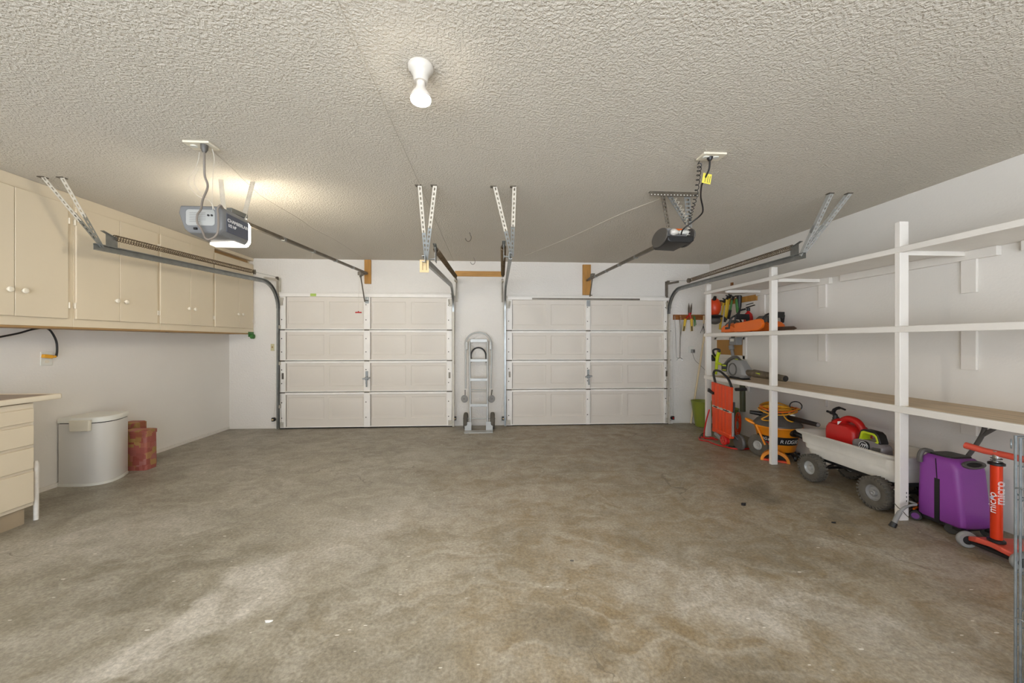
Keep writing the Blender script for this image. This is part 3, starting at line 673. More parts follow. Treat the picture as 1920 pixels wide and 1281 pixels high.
# ------------------------------------------------------------------ wood blocks on the back wall
def board(name, mt, a, b, label, t=.038, group=None):
    p = at(*a, Y=YB-t); q = at(*b, Y=YB-t)
    return solo(name, MB().box(p.x, q.x, YB-t, YB, q.z, min(p.z, ZC-.001)), mt, label, 'board', group, bevel=.002)
board('header_block', M['block'], (683, 487), (695, 532), 'upright pine block where the left opener rail meets the wall')
board('header_block', M['block'], (1093, 496), (1108, 553), 'upright pine block where the right opener rail meets the wall')
board('wall_board', M['block_h'], (853, 508), (943, 519), 'short horizontal pine board above the hand truck', .02)
board('tool_board', M['board_dark'], (1258, 590), (1327, 600), 'dark stained strip with garden hand tools hanging from it', .02)

# ------------------------------------------------------------------ wall switch, outlets, sensors
p = at(508, 645, Y=YB); q = at(519, 658, Y=YB)
sw = thing('light_switch', 'ivory wall switch with white round opener button, left of the left door', 'switch', ((p.x+q.x)/2, YB, q.z))
part('cover_plate', MB().box(p.x, p.x+.055, YB-.008, YB, q.z, p.z), M['yellowish'], sw, .002)
part('toggle', MB().box(p.x+.022, p.x+.032, YB-.02, YB-.008, q.z+.045, q.z+.068), M['panelwood'], sw, .001)
part('push_button', MB().box(p.x+.058, q.x, YB-.014, YB, q.z+.012, p.z-.002).cyl((p.x+.077, YB-.022, (p.z+q.z)/2+.005), (p.x+.077, YB-.014, (p.z+q.z)/2+.005), .011, n=14), M['can_lid'], sw, .002)
for x, y, s_, lab in ((512, 787, 1, 'black photo-eye sensor low beside the left edge of left door'), (853, 785, -1, 'photo-eye sensor low on the right jamb of left door, by the hand truck wheel'), (943.5, 785, 1, 'photo-eye sensor low at left jamb of right door'), (1262, 784, -1, 'photo-eye sensor with red lens low beside the broom pole end')):
    c = at(x, y, Y=5.84); g = thing('safety_sensor', lab, 'sensor', (c.x, 5.86, c.z-.03), 'door safety sensors')
    part('eye', MB().box(c.x-.02, c.x+.02, 5.83, 5.87, c.z-.028, c.z+.028).cyl((c.x+.02*s_, 5.85, c.z), (c.x+.032*s_, 5.85, c.z), .016, n=12), M['black'], g, .003)
    part('lens', MB().cyl((c.x, 5.825, c.z), (c.x, 5.83, c.z), .012, n=12), M['red'] if x > 1200 else M['tag_p'], g)
    part('bracket', MB().box(c.x+.015*s_, c.x+.055*s_, 5.868, YB, c.z-.02, c.z+.02), M['strap'], g)
    part('wire', MB().tube(spl([(c.x-.01*s_, 5.86, c.z+.02), (c.x-.02*s_, YB-.004, c.z+.18), (c.x+.03*s_, YB-.004, c.z+.5)], 6), .0022, 5), M['wire'], g)
# outlet with a plugged black cable on the left wall
o1 = at(75, 660, X=XL); o2 = at(97, 685, X=XL)
wo = thing('wall_outlet', 'white wall outlet above the counter end with yellow plug in it', 'outlet', (XL, (o1.y+o2.y)/2, o2.z))
part('cover_plate', MB().box(XL, XL+.007, o1.y, o2.y, o2.z, o1.z), M['can_lid'], wo, .002)
part('receptacle', MB().prism(rrect(.034, .028, .012), .006, frame((XL+.008, (o1.y+o2.y)/2, o2.z+.035), (0, 1, 0), (0, 0, 1))).prism(rrect(.034, .028, .012), .006, frame((XL+.008, (o1.y+o2.y)/2, o1.z-.035), (0, 1, 0), (0, 0, 1))), M['plate'], wo)
pc = thing('power_cable', 'black cable with yellow plug running under the upper cabinets', 'cable', (XL+.05, 3.6, 1.18))
pz = at(90, 669, X=XL+.02)
part('plug', MB().bar(pz+V((0, -.04, .008)), pz+V((.01, .02, -.002)), .035, .03).bar(pz+V((.01, .02, -.002)), pz+V((.02, .045, .0)), .022, .02), M['yellowcord'], pc, .004, label='yellow plug')
part('lead', MB().tube(spl([pz+V((.02, .045, 0))]+[at(x, y, X=XL+.05) for x, y in ((107, 658), (106, 642), (100, 628), (92, 618), (82, 615), (60, 618), (35, 625), (0, 632), (-40, 640))], 6), .008, 8), M['black'], pc)
solo('wire_end', MB().tube(spl([at(x, y, X=-3.75) for x, y in ((303, 616), (308, 621), (312, 623), (318, 622))], 5), .004, 6), M['black'], 'short black wire end poking out below the upper cabinets', 'wire')
o1 = at(1291, 649, Y=YB); o2 = at(1298, 662, Y=YB)
w2 = thing('wall_outlet', 'outlet below the dark tool strip with grey adapter plugged in', 'outlet', ((o1.x+o2.x)/2, YB, o2.z))
part('cover_plate', MB().box(o1.x, o2.x+.02, YB-.007, YB, o2.z, o1.z), M['can_lid'], w2, .002)
part('adapter', MB().box(o1.x+.035, o1.x+.085, YB-.05, YB-.007, o2.z+.0, o2.z+.06), M['greyplastic'], w2, .005)
part('adapter_face', MB().box(o1.x+.05, o1.x+.08, YB-.054, YB-.05, o2.z+.012, o2.z+.05), M['dkgrey'], w2, .003)
part('lead', MB().tube(spl([(o1.x+.05, YB-.03, o2.z), at(1303, 675, Y=YB-.01), at(1312, 684, Y=YB-.01), at(1322, 694, Y=YB-.01)], 6), .003, 6), M['cord'], w2)

# ------------------------------------------------------------------ upper cabinets along the left wall
XC = -3.60
def yc(px): return at(px, 600, X=XC+.02).y
kz = 1.72
def wall_cabinet(label, y0, y1, ys, ysp, ye, ktop=2.50, gap=False):
    """carcass y0..y1, doors ys..ysp..ye"""
    root = thing('wall_cabinet', label, 'cabinet', ((XL+XC)/2, (y0+y1)/2, 1.44), 'cream upper cabinets')
    b = MB().box(XL+.001, XC, y0+.001, y1-.001, 1.455, ZC-.001) if not gap else MB().box(XL+.001, XC, y0+.001, y1-.001, 1.455, 2.50).box(XL+.001, XC, y0+.001, y1-.001, 2.555, ZC-.001).box(XL+.001, XC-.06, y0+.001, y1-.001, 2.50, 2.555)
    part('carcass', b, M['cream'], root, .002)
    part('underside', MB().box(XL+.001, XC-.002, y0+.001, y1-.001, 1.44, 1.455), M['rawwood'], root)
    if gap: part('open_slot', MB().box(XC-.06, XC-.056, y0+.05, y1-.05, 2.502, 2.553).box(XC-.06, XC+.001, y0+.06, y1-.12, 2.5005, 2.504), M['rawwood'], root, label='bare wood slot above the doors')
    for i, (a, c, s_) in enumerate(((ys, ysp, 1), (ysp, ye, -1))):
        d = part('door', MB().box(XC+.001, XC+.020, a+.002, c-.002, 1.525, ktop), M['cream'], root, .003)
        ky = c-.045 if s_ > 0 else a+.045
        part('knob', MB().lathe([(.007, 0), (.007, .012), (.019, .018), (.021, .026), (.016, .033), (.001, .036)], (XC+.020, ky, kz), (1, 0, 0), 20), M['knob'], d)
        hy = a-.006 if s_ > 0 else c+.006
        h = MB()
        for z in (1.64, 2.36): h.cyl((XC+.018, hy, z-.025), (XC+.018, hy, z+.025), .006, n=8).box(XC+.001, XC+.012, min(hy, hy+.02*s_), max(hy, hy+.02*s_), z-.02, z+.02)
        part('hinge', h, M['knob'], d)
    return root
yA = yc(28)
wall_cabinet('nearest cream upper cabinet, cut by the photo edge', 2.55, 3.455, 2.72, yA, yc(129))
wall_cabinet('second cream upper cabinet from the camera, behind the track straps', 3.455, 4.31, yc(143), yc(225), yc(296))
wall_cabinet('third cream upper cabinet from the camera, behind the brown spring', 4.31, 5.12, yc(301), yc(357.5), yc(400))
wall_cabinet('farthest cream upper cabinet, bare wood slot over its doors', 5.12, YB-.003, yc(404), yc(449), yc(474), 2.485, True)
solo('corner_bracket', MB().box(XC+.0005, XC+.006, 5.80, 5.925, 1.40, 1.475).lathe([(.012, -.02), (.035, -.02), (.035, .02), (.012, .02)], (XC+.028, 5.86, 1.405), (1, 0, 0), 14), M['green'], 'small dark green bracket at the lower corner of the farthest cabinet', 'bracket', bevel=.002)

# ------------------------------------------------------------------ base cabinet and counter
XB = -3.35; ye = 2.968
bc = thing('base_cabinet', 'cream base cabinet of four flat drawers under the counter', 'cabinet', (-3.65, 2.3, 0))
part('carcass', MB().box(XL+.001, XB-.018, 1.6, ye, .12, .878), M['cream2'], bc, .002)
part('toe_kick', MB().box(XL+.05, XB-.035, 1.6, ye-.04, 0, .12), M['toewood'], bc)
zz = [.872-.022, .727, .562, .386, .138]
for i in range(4):
    y0 = 2.25
    d = part('drawer', MB().box(XB-.017, XB, y0, ye-.012, zz[i+1]+.011, zz[i]-.011), M['cream'], bc, .003)
part('side_door', MB().box(XB-.017, XB, 1.62, 2.24, .146, .842), M['cream'], bc, .003)
ctp = thing('countertop', 'brown laminate countertop with cream rounded edge', 'countertop', (-3.64, 2.4, .885))
part('slab', MB().box(XL+.001, XB-.012, 1.5, 3.10, .885, .922), M['counter'], ctp)
part('edge_band', MB().sweep(rrect(.024, .040, .008, 3), [(XB+.004, 1.5, .905), (XB+.004, 3.12, .905)], (1, 0, 0)).box(XL+.001, XB+.01, 3.10, 3.128, .885, .925), M['cream2'], ctp, .006)
solo('plastic_tube', MB().lathe([(.014, 0), (.014, .41), (.012, .43), (.006, .44)], (XB-.03, 2.995, 0), n=16), M['trim'], 'short white capped tube standing at the corner of base cabinet', 'tube')
struct('trim_9', MB().box(XL, XL+.03, 3.40, 3.44, 0, .72), M['wall'], .004, label='white corner strip on the wall beside the bin')

# ------------------------------------------------------------------ bin and woven box
bn = thing('trash_bin', 'white metal step bin with a curved front against left wall', 'bin', (-3.70, 3.80, 0))
def binloop(e, z):
    o = []
    # D plan: flat back on the wall, flat near side, front bowed toward the room
    pts = [(-3.935, 3.655), (-3.72, 3.655), (-3.65, 3.67), (-3.605, 3.70), (-3.58, 3.75), (-3.578, 3.81), (-3.595, 3.88), (-3.625, 3.95), (-3.65, 4.0), (-3.935, 4.0)]
    cx, cy = -3.75, 3.83
    sp = [V((x, y, 0)) for x, y in pts]; sm = [sp[0]]+spl(sp[1:9], 4)+[sp[9]]
    for q in sm:
        d = V((q.x-cx, q.y-cy, 0)); l = d.length; f = (l+e)/l; o.append((cx+d.x*f, cy+d.y*f, z))
    return o
H = .628
part('body', MB().loft([binloop(-.004, .022), binloop(0, .03), binloop(0, H-.055)]), M['can_white'], bn, ang=50)
part('base_ring', MB().loft([binloop(.004, 0), binloop(.004, .022)]), M['can_lid'], bn, ang=50)
part('gap_band', MB().loft([binloop(-.006, H-.055), binloop(-.006, H-.045)]), M['darkhole'], bn)
part('lid', MB().loft([binloop(.006, H-.046), binloop(.007, H-.012), binloop(.0, H), binloop(-.05, H+.006)]), M['can_lid'], bn, ang=50)
lt = MB()
la, lb = at(131, 790, Y=3.64).x, at(169, 790, Y=3.64).x
lt.loft([[(x, 3.652-q, z) for x, z in ((la+.006, H-.118), (lb-.006, H-.118), (lb, H-.02), (la, H-.02))] for q in (-.004, .018, .024)])
part('latch', lt, M['plate'], bn, .004, label='cream lid latch')
wb = thing('woven_box', 'red and gold patchwork woven box beside the white bin', 'box', (-3.69, 4.13, 0))
def bl(x0, x1, y0, y1, z, r=.025): return [((x0+x1)/2+a, (y0+y1)/2+b, z) for a, b in rrect(x1-x0, y1-y0, r)]
part('box', MB().loft([bl(-3.78, -3.535, 4.065, 4.20, 0), bl(-3.78, -3.532, 4.062, 4.203, .05), bl(-3.78, -3.535, 4.065, 4.20, .375)]), M['basket'], wb)
part('lid', MB().loft([bl(-3.783, -3.530, 4.06, 4.206, .37), bl(-3.783, -3.530, 4.06, 4.206, .405), bl(-3.77, -3.55, 4.075, 4.19, .412)]), M['basket'], wb)
wb2 = solo('woven_box', MB().loft([bl(-3.94, -3.77, 4.22, 4.36, 0), bl(-3.94, -3.77, 4.22, 4.36, .45), bl(-3.93, -3.78, 4.23, 4.35, .46)]), M['basket'], 'taller woven box mostly hidden behind the patchwork one', 'box')

# ------------------------------------------------------------------ hand truck
ht = thing('hand_truck', 'folding aluminium convertible hand truck leaning between the two doors', 'hand truck', (-.14, 5.7, 0))
def hp(x, y, dy=0):      # leaning plane from Y 5.60 at floor to 5.85 at the top
    Y = 5.62
    for _ in range(4): z = at(x, y, Y=Y).z; Y = 5.60+.15*z+dy
    return at(x, y, Y=Y)
fr = MB(); fr.tube([hp(882, 800), hp(880.5, 640)], .017, 10).tube([hp(914, 800), hp(914, 640)], .017, 10)
part('frame', fr, M['alu'], ht)
for y, h, w in ((639, .05, .035), (676, .045, .03), (712, .045, .03), (760, .045, .03)):
    part('cross_bar', MB().bar(hp(882, y, -.002), hp(913.5, y, -.002), w, h), M['alu'], ht, .004)
part('cross_bar', MB().tube([hp(884, 731), hp(913, 731)], .008, 8).tube([hp(884, 734.5), hp(913, 734.5)], .006, 8), M['alu'], ht)
part('axle', MB().tube([hp(868, 785, .02), hp(929, 785, .02)], .009, 8), M['alu'], ht)
arc = [hp(873, 729), hp(873, 655)]+[hp(897+24.5*math.cos(a), 645.5-22*math.sin(a)) for a in [math.radians(t) for t in range(180, -1, -12)]]+[hp(921.5, 655), hp(920.5, 729)]
part('loop_handle', MB().tube(arc, .0125, 10), M['alu'], ht)
part('inner_handle', MB().tube([hp(882.5, 680, .02)]+[hp(897+14*math.cos(a), 667-15*math.sin(a), .02) for a in [math.radians(t) for t in range(180, -1, -15)]]+[hp(912, 680, .02)], .012, 10), M['black'], ht, label='black inner handle grip')
sk = MB()
for a, b in ((872.5, 878), (917, 922)): sk.bar(hp((a+b)/2, 641), hp((a+b)/2, 656), .045, .03, (1, 0, 0))
part('pivot_bracket', sk, M['alu'], ht, .005)
for x, s_ in ((871, -1), (921.5, 1)):
    c = hp(x, 748, -.03); ax = V((.45*s_, -1, 0)).normalized()
    w = part('caster', MB().lathe([(.018, -.014), (.048, -.016), (.056, -.008), (.056, .008), (.048, .016), (.018, .014)], c, ax, 24), M['greyplastic'], ht)
    part('caster_fork', MB().bar(c-ax*.02, hp(x+1, 731, -.0), .012, .02).cyl(c-ax*.03, c+ax*.02, .008, n=10), M['dkgrey'], w, .002)
for x, s_ in ((873.5, -1), (923.5, 1)):
    c = at(x, 785, Y=5.69); c.z = .128
    w = part('wheel', MB().lathe([(.06, -.030), (.10, -.034), (.122, -.024), (.127, -.008), (.127, .008), (.122, .024), (.10, .034), (.06, .030)], c, (1, 0, 0), 32, None), M['rubber'], ht)
    part('hub', MB().lathe([(.012, -.036), (.062, -.028), (.062, .028), (.012, .036)], c, (1, 0, 0), 20), M['alu'], w)
tp = MB()
for a, b in ((871, 884), (911, 924)):
    p = at(a, 790, Y=5.575); q = at(b, 790, Y=5.575); tp.box(p.x, q.x, 5.575, 5.583, .0, .135); tp.box(p.x, q.x, 5.45, 5.575, 0, .012)
p = at(871, 790, Y=5.5); q = at(924, 790, Y=5.5); tp.box(p.x, q.x, 5.42, 5.46, 0, .012); tp.box(p.x+.03, q.x-.03, 5.46, 5.58, .002, .010)
part('toe_plate', tp, M['alu'], ht, .003)

# ------------------------------------------------------------------ shelving unit on the right wall
XS = 3.03; PT = .038; PW = .07
sh = thing('shelving_unit', 'white painted three-tier wooden shelving along the right wall', 'shelving', (3.3, 3.1, 0))
posts = ((5.062, 2.14), (3.852, 2.135), (2.590, 2.222), (1.33, 2.22))
for y, h in posts: part('post', MB().box(XS+.006, XS+.006+PW, y, y+PT, 0, h), M['shelf'], sh, .003)
for i, (z0, z1) in enumerate(((1.99, 2.032), (1.398, 1.444), (.802, .852))):
    bd = MB().box(XS+.030, XR-.001, 1.25, 5.10, z1-.024, z1-.002)
    part('shelf_board', bd, M['shelf'] if i < 2 else M['shelftop'], sh, label=None if i < 2 else 'unpainted lower shelf board')
    part('front_rail', MB().box(XS, XS+.034, 1.25, 5.12, z0, z1), M['shelf'], sh, .004)
    for y in (5.02, 3.83, 2.595, 1.4):
        y = 4.72 if (i == 0 and y > 5) else y
        if not (i == 2 and y < 2) and not (i == 1 and y > 5): part('wall_cleat', MB().box(XR-.022, XR-.001, y-.05, y+.04, (1.695, 1.118, .63)[i], z1-.025), M['shelf'], sh, .002)
        if i == 0: part('bearer', MB().box(XS+.075, XR-.03, y+.0, y+.035, z0-.018, z1-.025), M['shelf'], sh, .002)
    if i == 0:
        for a, b in ((1.5, 2.3), (2.42, 3.6), (3.72, 4.8)): part('ledger', MB().box(XR-.042, XR-.001, a, b, z0-.05, z1-.025), M['shelf'], sh, .002)
pp = MB()
for z in (.20, .17, .14): pp.box(XS+.055, XS+.06, 2.5885, 2.59, z, z+.012)
part('screw_hole', pp, M['darkhole'], sh)
# ------------------------------------------------------------------ things hung on the back wall tool strip
YT = YB-.045
def T(x, y, d=0): return at(x, y, Y=YT-d)
gs = thing('garden_shears', 'open garden shears with red arms and yellow grips on tool strip', 'shears', T(1290, 622))
part('blade', MB().loft([[T(1292.5, 590), T(1290, 590), T(1290, 578), T(1291.5, 568), T(1293, 578)], [q-V((0, .004, 0)) for q in (T(1292.5, 590), T(1290, 590), T(1290, 578), T(1291.5, 568), T(1293, 578))]]), M['steel_dark'], gs)
part('blade', MB().loft([[T(1293.5, 590), T(1296, 590), T(1297.5, 578), T(1297.2, 568), T(1294.2, 578)], [q-V((0, .004, 0)) for q in (T(1293.5, 590), T(1296, 590), T(1297.5, 578), T(1297.2, 568), T(1294.2, 578))]]), M['steel_dark'], gs)
part('handle', MB().tube([T(1296, 587, .01), T(1288, 596, .01), T(1284, 600, .01)], .012, 8), M['red'], gs)
part('handle', MB().tube([T(1292, 587, .018), T(1295, 596, .018), T(1297, 600, .018)], .012, 8), M['red'], gs)
for a, b in (((1285, 598), (1282, 621)), ((1296.5, 598), (1297.5, 621))):
    g = part('grip', MB().tube([T(*a, .02), T(*b, .02)], [.02, .016], 10), M['yellow'], gs)
    part('grip_inlay', MB().tube([T(a[0]*.4+b[0]*.6, a[1]*.4+b[1]*.6, .034), T(*b, .034)], .009, 8), M['black'], g)
wt = thing('hanging_rod', 'thin dark steel rod with open hooked end hanging left of the shears', 'rod', T(1277, 674))
part('shaft', MB().tube([T(1275, 592), T(1275, 598), T(1276, 628), T(1275, 670)], .006, 8).tube([T(1279, 596), T(1278, 615), T(1276, 634)], .004, 6), M['steel_dark'], wt)
part('hook_end', MB().tube([T(1275+4*math.cos(a), 674+3*math.sin(a)) for a in [math.radians(t) for t in range(200, 361, 20)]]+[T(1279, 676)], .004, 6), M['chrome'], wt)
part('wood_grip', MB().tube([T(1276, 592, .01), T(1276.5, 599, .01)], .02, 8), M['board_dark'], wt)
solo('hanging_wire', MB().tube([T(1265, 592), T(1267, 625), T(1268.5, 670)], .0035, 6).tube([T(1268.5+2.5*math.cos(a), 673+2.5*math.sin(a)) for a in [math.radians(t) for t in range(-90, 91, 20)]], .0035, 6), M['alu'], 'thin pale grey wire hook hanging at the left end of tool strip', 'wire')
hr = thing('hand_rake', 'small three-prong hand rake hanging at right end of tool strip', 'hand rake', T(1319, 625))
part('handle', MB().tube([T(1319.8, 592), T(1319.2, 607)], .012, 8), M['wood_pole'], hr)
part('tine', MB().tube([T(1319.2, 607), T(1318.8, 611), T(1314, 623), T(1313.5, 625)], .0035, 6).tube([T(1318.8, 611), T(1318, 623)], .0035, 6).tube([T(1318.8, 611), T(1321.5, 623), T(1320, 625)], .0035, 6), M['blackmetal'], hr)
solo('snips', MB().tube([T(1301, 592), T(1302, 600), T(1302.5, 612)], [.006, .011, .009], 8).tube([T(1299, 592), T(1303, 594), T(1305, 610)], .005, 6), M['green'], 'small green-handled snips hanging right of the yellow shears', 'snips')
solo('wooden_pole', MB().tube([(at(1297, 795, Y=5.84).x, 5.865, .005), at(1321, 627, Y=5.90)], .0135, 10), M['wood_pole'], 'pale wooden broom pole leaning in the corner', 'pole')
ab = thing('cable_bundle', 'small white adapter with grey cable on floor by the pole foot', 'cable', at(1311, 797, Z=.0))
c = at(1303, 795, Y=5.82)
part('adapter', MB().box(c.x+.0, c.x+.06, 5.80, 5.86, .002, .045), M['can_lid'], ab, .01)
part('lead', MB().tube(spl([(c.x-.03, 5.80, .006), (c.x-.03, 5.775, .006), (c.x+.03, 5.775, .02), (c.x+.05, 5.79, .05), (c.x+.02, 5.84, .06), (c.x+.09, 5.87, .07)], 7), .004, 6), M['dkgrey'], ab)

# ------------------------------------------------------------------ tools on the right wall in the first bay
XT = 3.55
def R(x, y, d=0): return at(x, y, X=XT-d-.02*((int(y*7)+int(x)) % 2)*0)
a = at(1346, 569, X=XR-.02); b = at(1418, 553.5, X=XR-.02)
solo('tool_board', MB().box(XR-.02, XR-.001, b.y, a.y, 1.885, 1.965), M['block'], 'light wooden strip on right wall with yellow-handled loppers hung from it', 'board', bevel=.002)
for i, (t0, b0, mt, lab) in enumerate((((1357, 566), (1350, 617), ('yellow',), 'leftmost yellow-handled lopper on the right wall'), ((1363, 560), (1359, 603), ('yellow',), 'middle yellow-handled lopper on the right wall'), ((1367.5, 558), (1361, 600), ('yellow',), 'rightmost yellow-handled lopper on the right wall'), ((1373, 561), (1366, 598), ('green',), 'lopper with green and black handle on the right wall'))):
    XT = 3.55-.03*(i % 2)
    g = thing('lopper', lab, 'lopper', R(*b0), 'long-handled cutters on the right wall')
    m1 = (t0[0]*.45+b0[0]*.55, t0[1]*.45+b0[1]*.55)
    part('handle', MB().tube([R(*t0), R(*(m1 if i == 3 else b0))], .014, 8), M[mt[0]], g)
    if i == 3: part('grip', MB().tube([R(*m1), R(*b0)], .02, 8), M['black'], g)
    else: part('grip_end', MB().tube([R(b0[0]+.6, b0[1]-9), R(b0[0], b0[1]+1)], .0165, 8), M['black'] if i else M['yellow'], g)
    part('jaw', MB().tube([R(t0[0], t0[1]+1), R(t0[0]+2, t0[1]-4), R(t0[0]-1.5, t0[1]-6)], [.02, .018, .01], 8).tube([R(t0[0]+1, t0[1]), R(t0[0]+4, t0[1]-5)], [.016, .008], 6), M['blackmetal'], g)
XT = 3.55
g = thing('hedge_saw', 'dark long tool with green grip hanging right of the loppers', 'saw', R(1385, 590))
part('blade_sheath', MB().tube([R(1386, 555), R(1385.5, 575), R(1384, 590)], [.035, .03, .02], 8), M['black'], g)
part('grip', MB().tube([R(1381, 561, .03), R(1383, 586, .03)], .02, 8), M['green'], g)
part('top_hook', MB().bar(R(1379.5, 555.5), R(1388, 555), .03, .02), M['blackmetal'], g)
g = thing('string_trimmer', 'orange-red tool hood hanging behind the far shelf post', 'trimmer', at(1341, 603, X=3.42))
c = at(1340, 576, X=3.36)
part('hood', MB().ell((c.x, c.y, c.z), .09, .08, .14), M['orange_red'], g)
part('black_collar', MB().cyl(c+V((-.02, 0, .06)), c+V((-.03, -.06, .15)), .035, .02, n=12).ell(c+V((0, -.02, -.14)), .10, .10, .028), M['black'], g)
part('shaft', MB().tube([c+V((0, 0, .1)), (XR-.02, c.y, 1.93)], .012, 8), M['blackmetal'], g)
part('guard', MB().ell(c+V((0, .0, -.20)), .085, .085, .06), M['dkgrey'], g)
# panel board with control box
p0 = at(1344, 632, X=XR-.015); p1 = at(1393, 667, X=XR-.015)
pb = thing('panel_board', 'tan wood panel in a white frame on right wall below middle shelf', 'board', (XR-.01, (p0.y+p1.y)/2, 1.10))
part('panel', MB().box(XR-.013, XR-.001, p1.y, p0.y, p1.z, 1.355), M['panelwood'], pb)
part('frame', MB().box(XR-.022, XR-.001, p1.y-.07, p1.y, p1.z-.05, 1.39).box(XR-.022, XR-.001, p0.y, p0.y+.05, p1.z-.05, 1.39).box(XR-.022, XR-.001, p1.y-.05, p0.y+.05, p1.z-.05, p1.z).box(XR-.022, XR-.001, p1.y-.05, p0.y+.05, 1.355, 1.39), M['shelf'], pb, .003)
e0 = at(1367, 634, X=3.50); e1 = at(1380.5, 647, X=3.50)
eb = thing('control_box', 'grey sprinkler timer box with conduit on the tan panel', 'control box', (3.54, (e0.y+e1.y)/2, e1.z))
part('case', MB().box(3.50, XR-.014, e1.y, e0.y, e1.z, min(e0.z+.03, 1.39)), M['greyplastic'], eb, .006)
part('display', MB().box(3.497, 3.50, e1.y+.05, e0.y-.03, e1.z+.05, e1.z+.09), M['can_lid'], eb)
for q in (.03, .06, .09): part('button', MB().box(3.495, 3.50, e1.y+q, e1.y+q+.018, e1.z+.10, e1.z+.12), M['black'], eb, .002)
part('conduit', MB().tube(spl([at(1371, 648, X=3.53), at(1372, 655, X=3.53), at(1374, 665, X=3.53), at(1375, 680, X=3.53)], 5), [.035]*6+[.022]*10, 10), M['greyplastic'], eb)

# ------------------------------------------------------------------ shelf items: chainsaws, extinguisher, blower, trimmer handle
Z2 = 1.443
def saw(root, x, y, s_, col):
    """body centred at (x,y), bar pointing toward -Y"""
    b = MB().loft([[(x-.10+u, y+v, z) for u, v in rrect(.19*k, .30*k2, .05, 4, cx=.10)] for z, k, k2 in ((Z2, .95, .95), (Z2+.03, 1, 1), (Z2+.08, .98, .96), (Z2+.115, .8, .8), (Z2+.13, .5, .6))])
    part('body', b, M[col], root, ang=60)
    part('side_cover', MB().prism([(-.15, .01), (.02, .005), (.14, .015), (.15, .05), (.06, .09), (-.1, .095), (-.15, .06)], .02, frame((x-.105, y, Z2), (0, -1, 0), (0, 0, 1))), M[col], root, .005)
    part('rear_handle', MB().tube(spl([(x, y+.10, Z2+.10), (x, y+.17, Z2+.13), (x, y+.25, Z2+.06), (x, y+.20, Z2+.02), (x, y+.12, Z2+.03)], 6), .016, 8), M['blackmetal'], root)
    part('front_handle', MB().tube(spl([(x-.115, y-.02, Z2+.05), (x-.115, y-.04, Z2+.16), (x-.06, y-.05, Z2+.215), (x+.06, y-.05, Z2+.215), (x+.115, y-.04, Z2+.14), (x+.115, y-.02, Z2+.05)], 6), .012, 8), M['black'], root)
    part('hand_guard', MB().bar((x-.09, y-.11, Z2+.20), (x+.09, y-.11, Z2+.20), .012, .07).bar((x-.09, y-.105, Z2+.20), (x-.09, y-.09, Z2+.11), .014, .02).bar((x+.09, y-.105, Z2+.20), (x+.09, y-.09, Z2+.11), .014, .02), M['black'], root, .004)
    part('filter_cover', MB().ell((x, y+.06, Z2+.13), .07, .08, .04), M['dkgrey'], root)
    part('starter_grille', MB().box(x-.118, x-.115, y-.01, y+.06, Z2+.045, Z2+.075), M['black'], root)
c1 = thing('chainsaw', 'orange chainsaw with long orange bar cover on the middle shelf', 'chainsaw', (3.17, 4.55, Z2))
saw(c1, 3.20, 4.66, 1, 'orange')
part('bar_cover', MB().prism([(0, .0), (.40, .012), (.46, .04), (.48, .085), (.46, .13), (.43, .145), (.0, .11)], .034, frame((3.068, 4.49, Z2+.002), (0, -1, 0), (0, 0, 1))), M['orange'], c1, .006, label='plain orange bar cover')
c2 = thing('chainsaw', 'second chainsaw with grey top cover behind the orange bar cover', 'chainsaw', (3.36, 4.3, Z2))
saw(c2, 3.37, 4.30, 1, 'orange')
part('top_cover', MB().loft([[(3.37+u, 4.37+v, z) for u, v in rrect(.17*k, .2*k, .05)] for z, k in ((Z2+.10, 1), (Z2+.17, .95), (Z2+.20, .7))]), M['dkgrey'], c2)
part('guide_bar', MB().prism([(0, .03), (.36, .035), (.40, .05), (.36, .075), (0, .08)], .008, frame((3.33, 4.26, Z2-.02), (0, -1, 0), (0, 0, 1))), M['steel_dark'], c2, .002)
fe = thing('fire_extinguisher', 'red fire extinguisher standing behind the orange chainsaw', 'fire extinguisher', (3.50, 4.86, Z2))
part('cylinder', MB().lathe([(.05, 0), (.055, .01), (.055, .22), (.045, .26), (.02, .285), (.016, .30)], (3.50, 4.86, Z2), n=24), M['red'], fe)
part('valve', MB().cyl((3.50, 4.86, Z2+.30), (3.50, 4.86, Z2+.345), .022, n=12).bar((3.50, 4.90, Z2+.35), (3.50, 4.74, Z2+.37), .022, .012).bar((3.50, 4.90, Z2+.385), (3.50, 4.77, Z2+.40), .02, .008), M['black'], fe, .003)
part('hose', MB().tube(spl([(3.48, 4.88, Z2+.33), (3.42, 4.93, Z2+.30), (3.43, 4.93, Z2+.2), (3.445, 4.90, Z2+.12)], 6), .012, 8), M['black'], fe)
Z3 = .852
bw = thing('leaf_blower', 'grey and lime cordless leaf blower lying on lower shelf', 'leaf blower', (3.2, 4.5, Z3))
fx = frame((3.20, 4.66, Z3), (0, -1, 0), (0, 0, 1))
part('housing', MB().loft([[fx @ V((x, y, z)) for x, y in P_] for z, P_ in ((-.075, [(-.10, .06), (-.06, .035), (.16, .03), (.19, .06), (.18, .13), (.10, .19), (.0, .21), (-.07, .17)]), (-.045, [(-.13, .05), (-.06, .02), (.18, .015), (.23, .06), (.21, .14), (.12, .235), (.0, .25), (-.10, .2)]), (.045, [(-.13, .05), (-.06, .02), (.18, .015), (.23, .06), (.21, .14), (.12, .235), (.0, .25), (-.10, .2)]), (.075, [(-.10, .06), (-.06, .035), (.16, .03), (.19, .06), (.18, .13), (.10, .19), (.0, .21), (-.07, .17)]))]), M['greyplastic'], bw, .006)
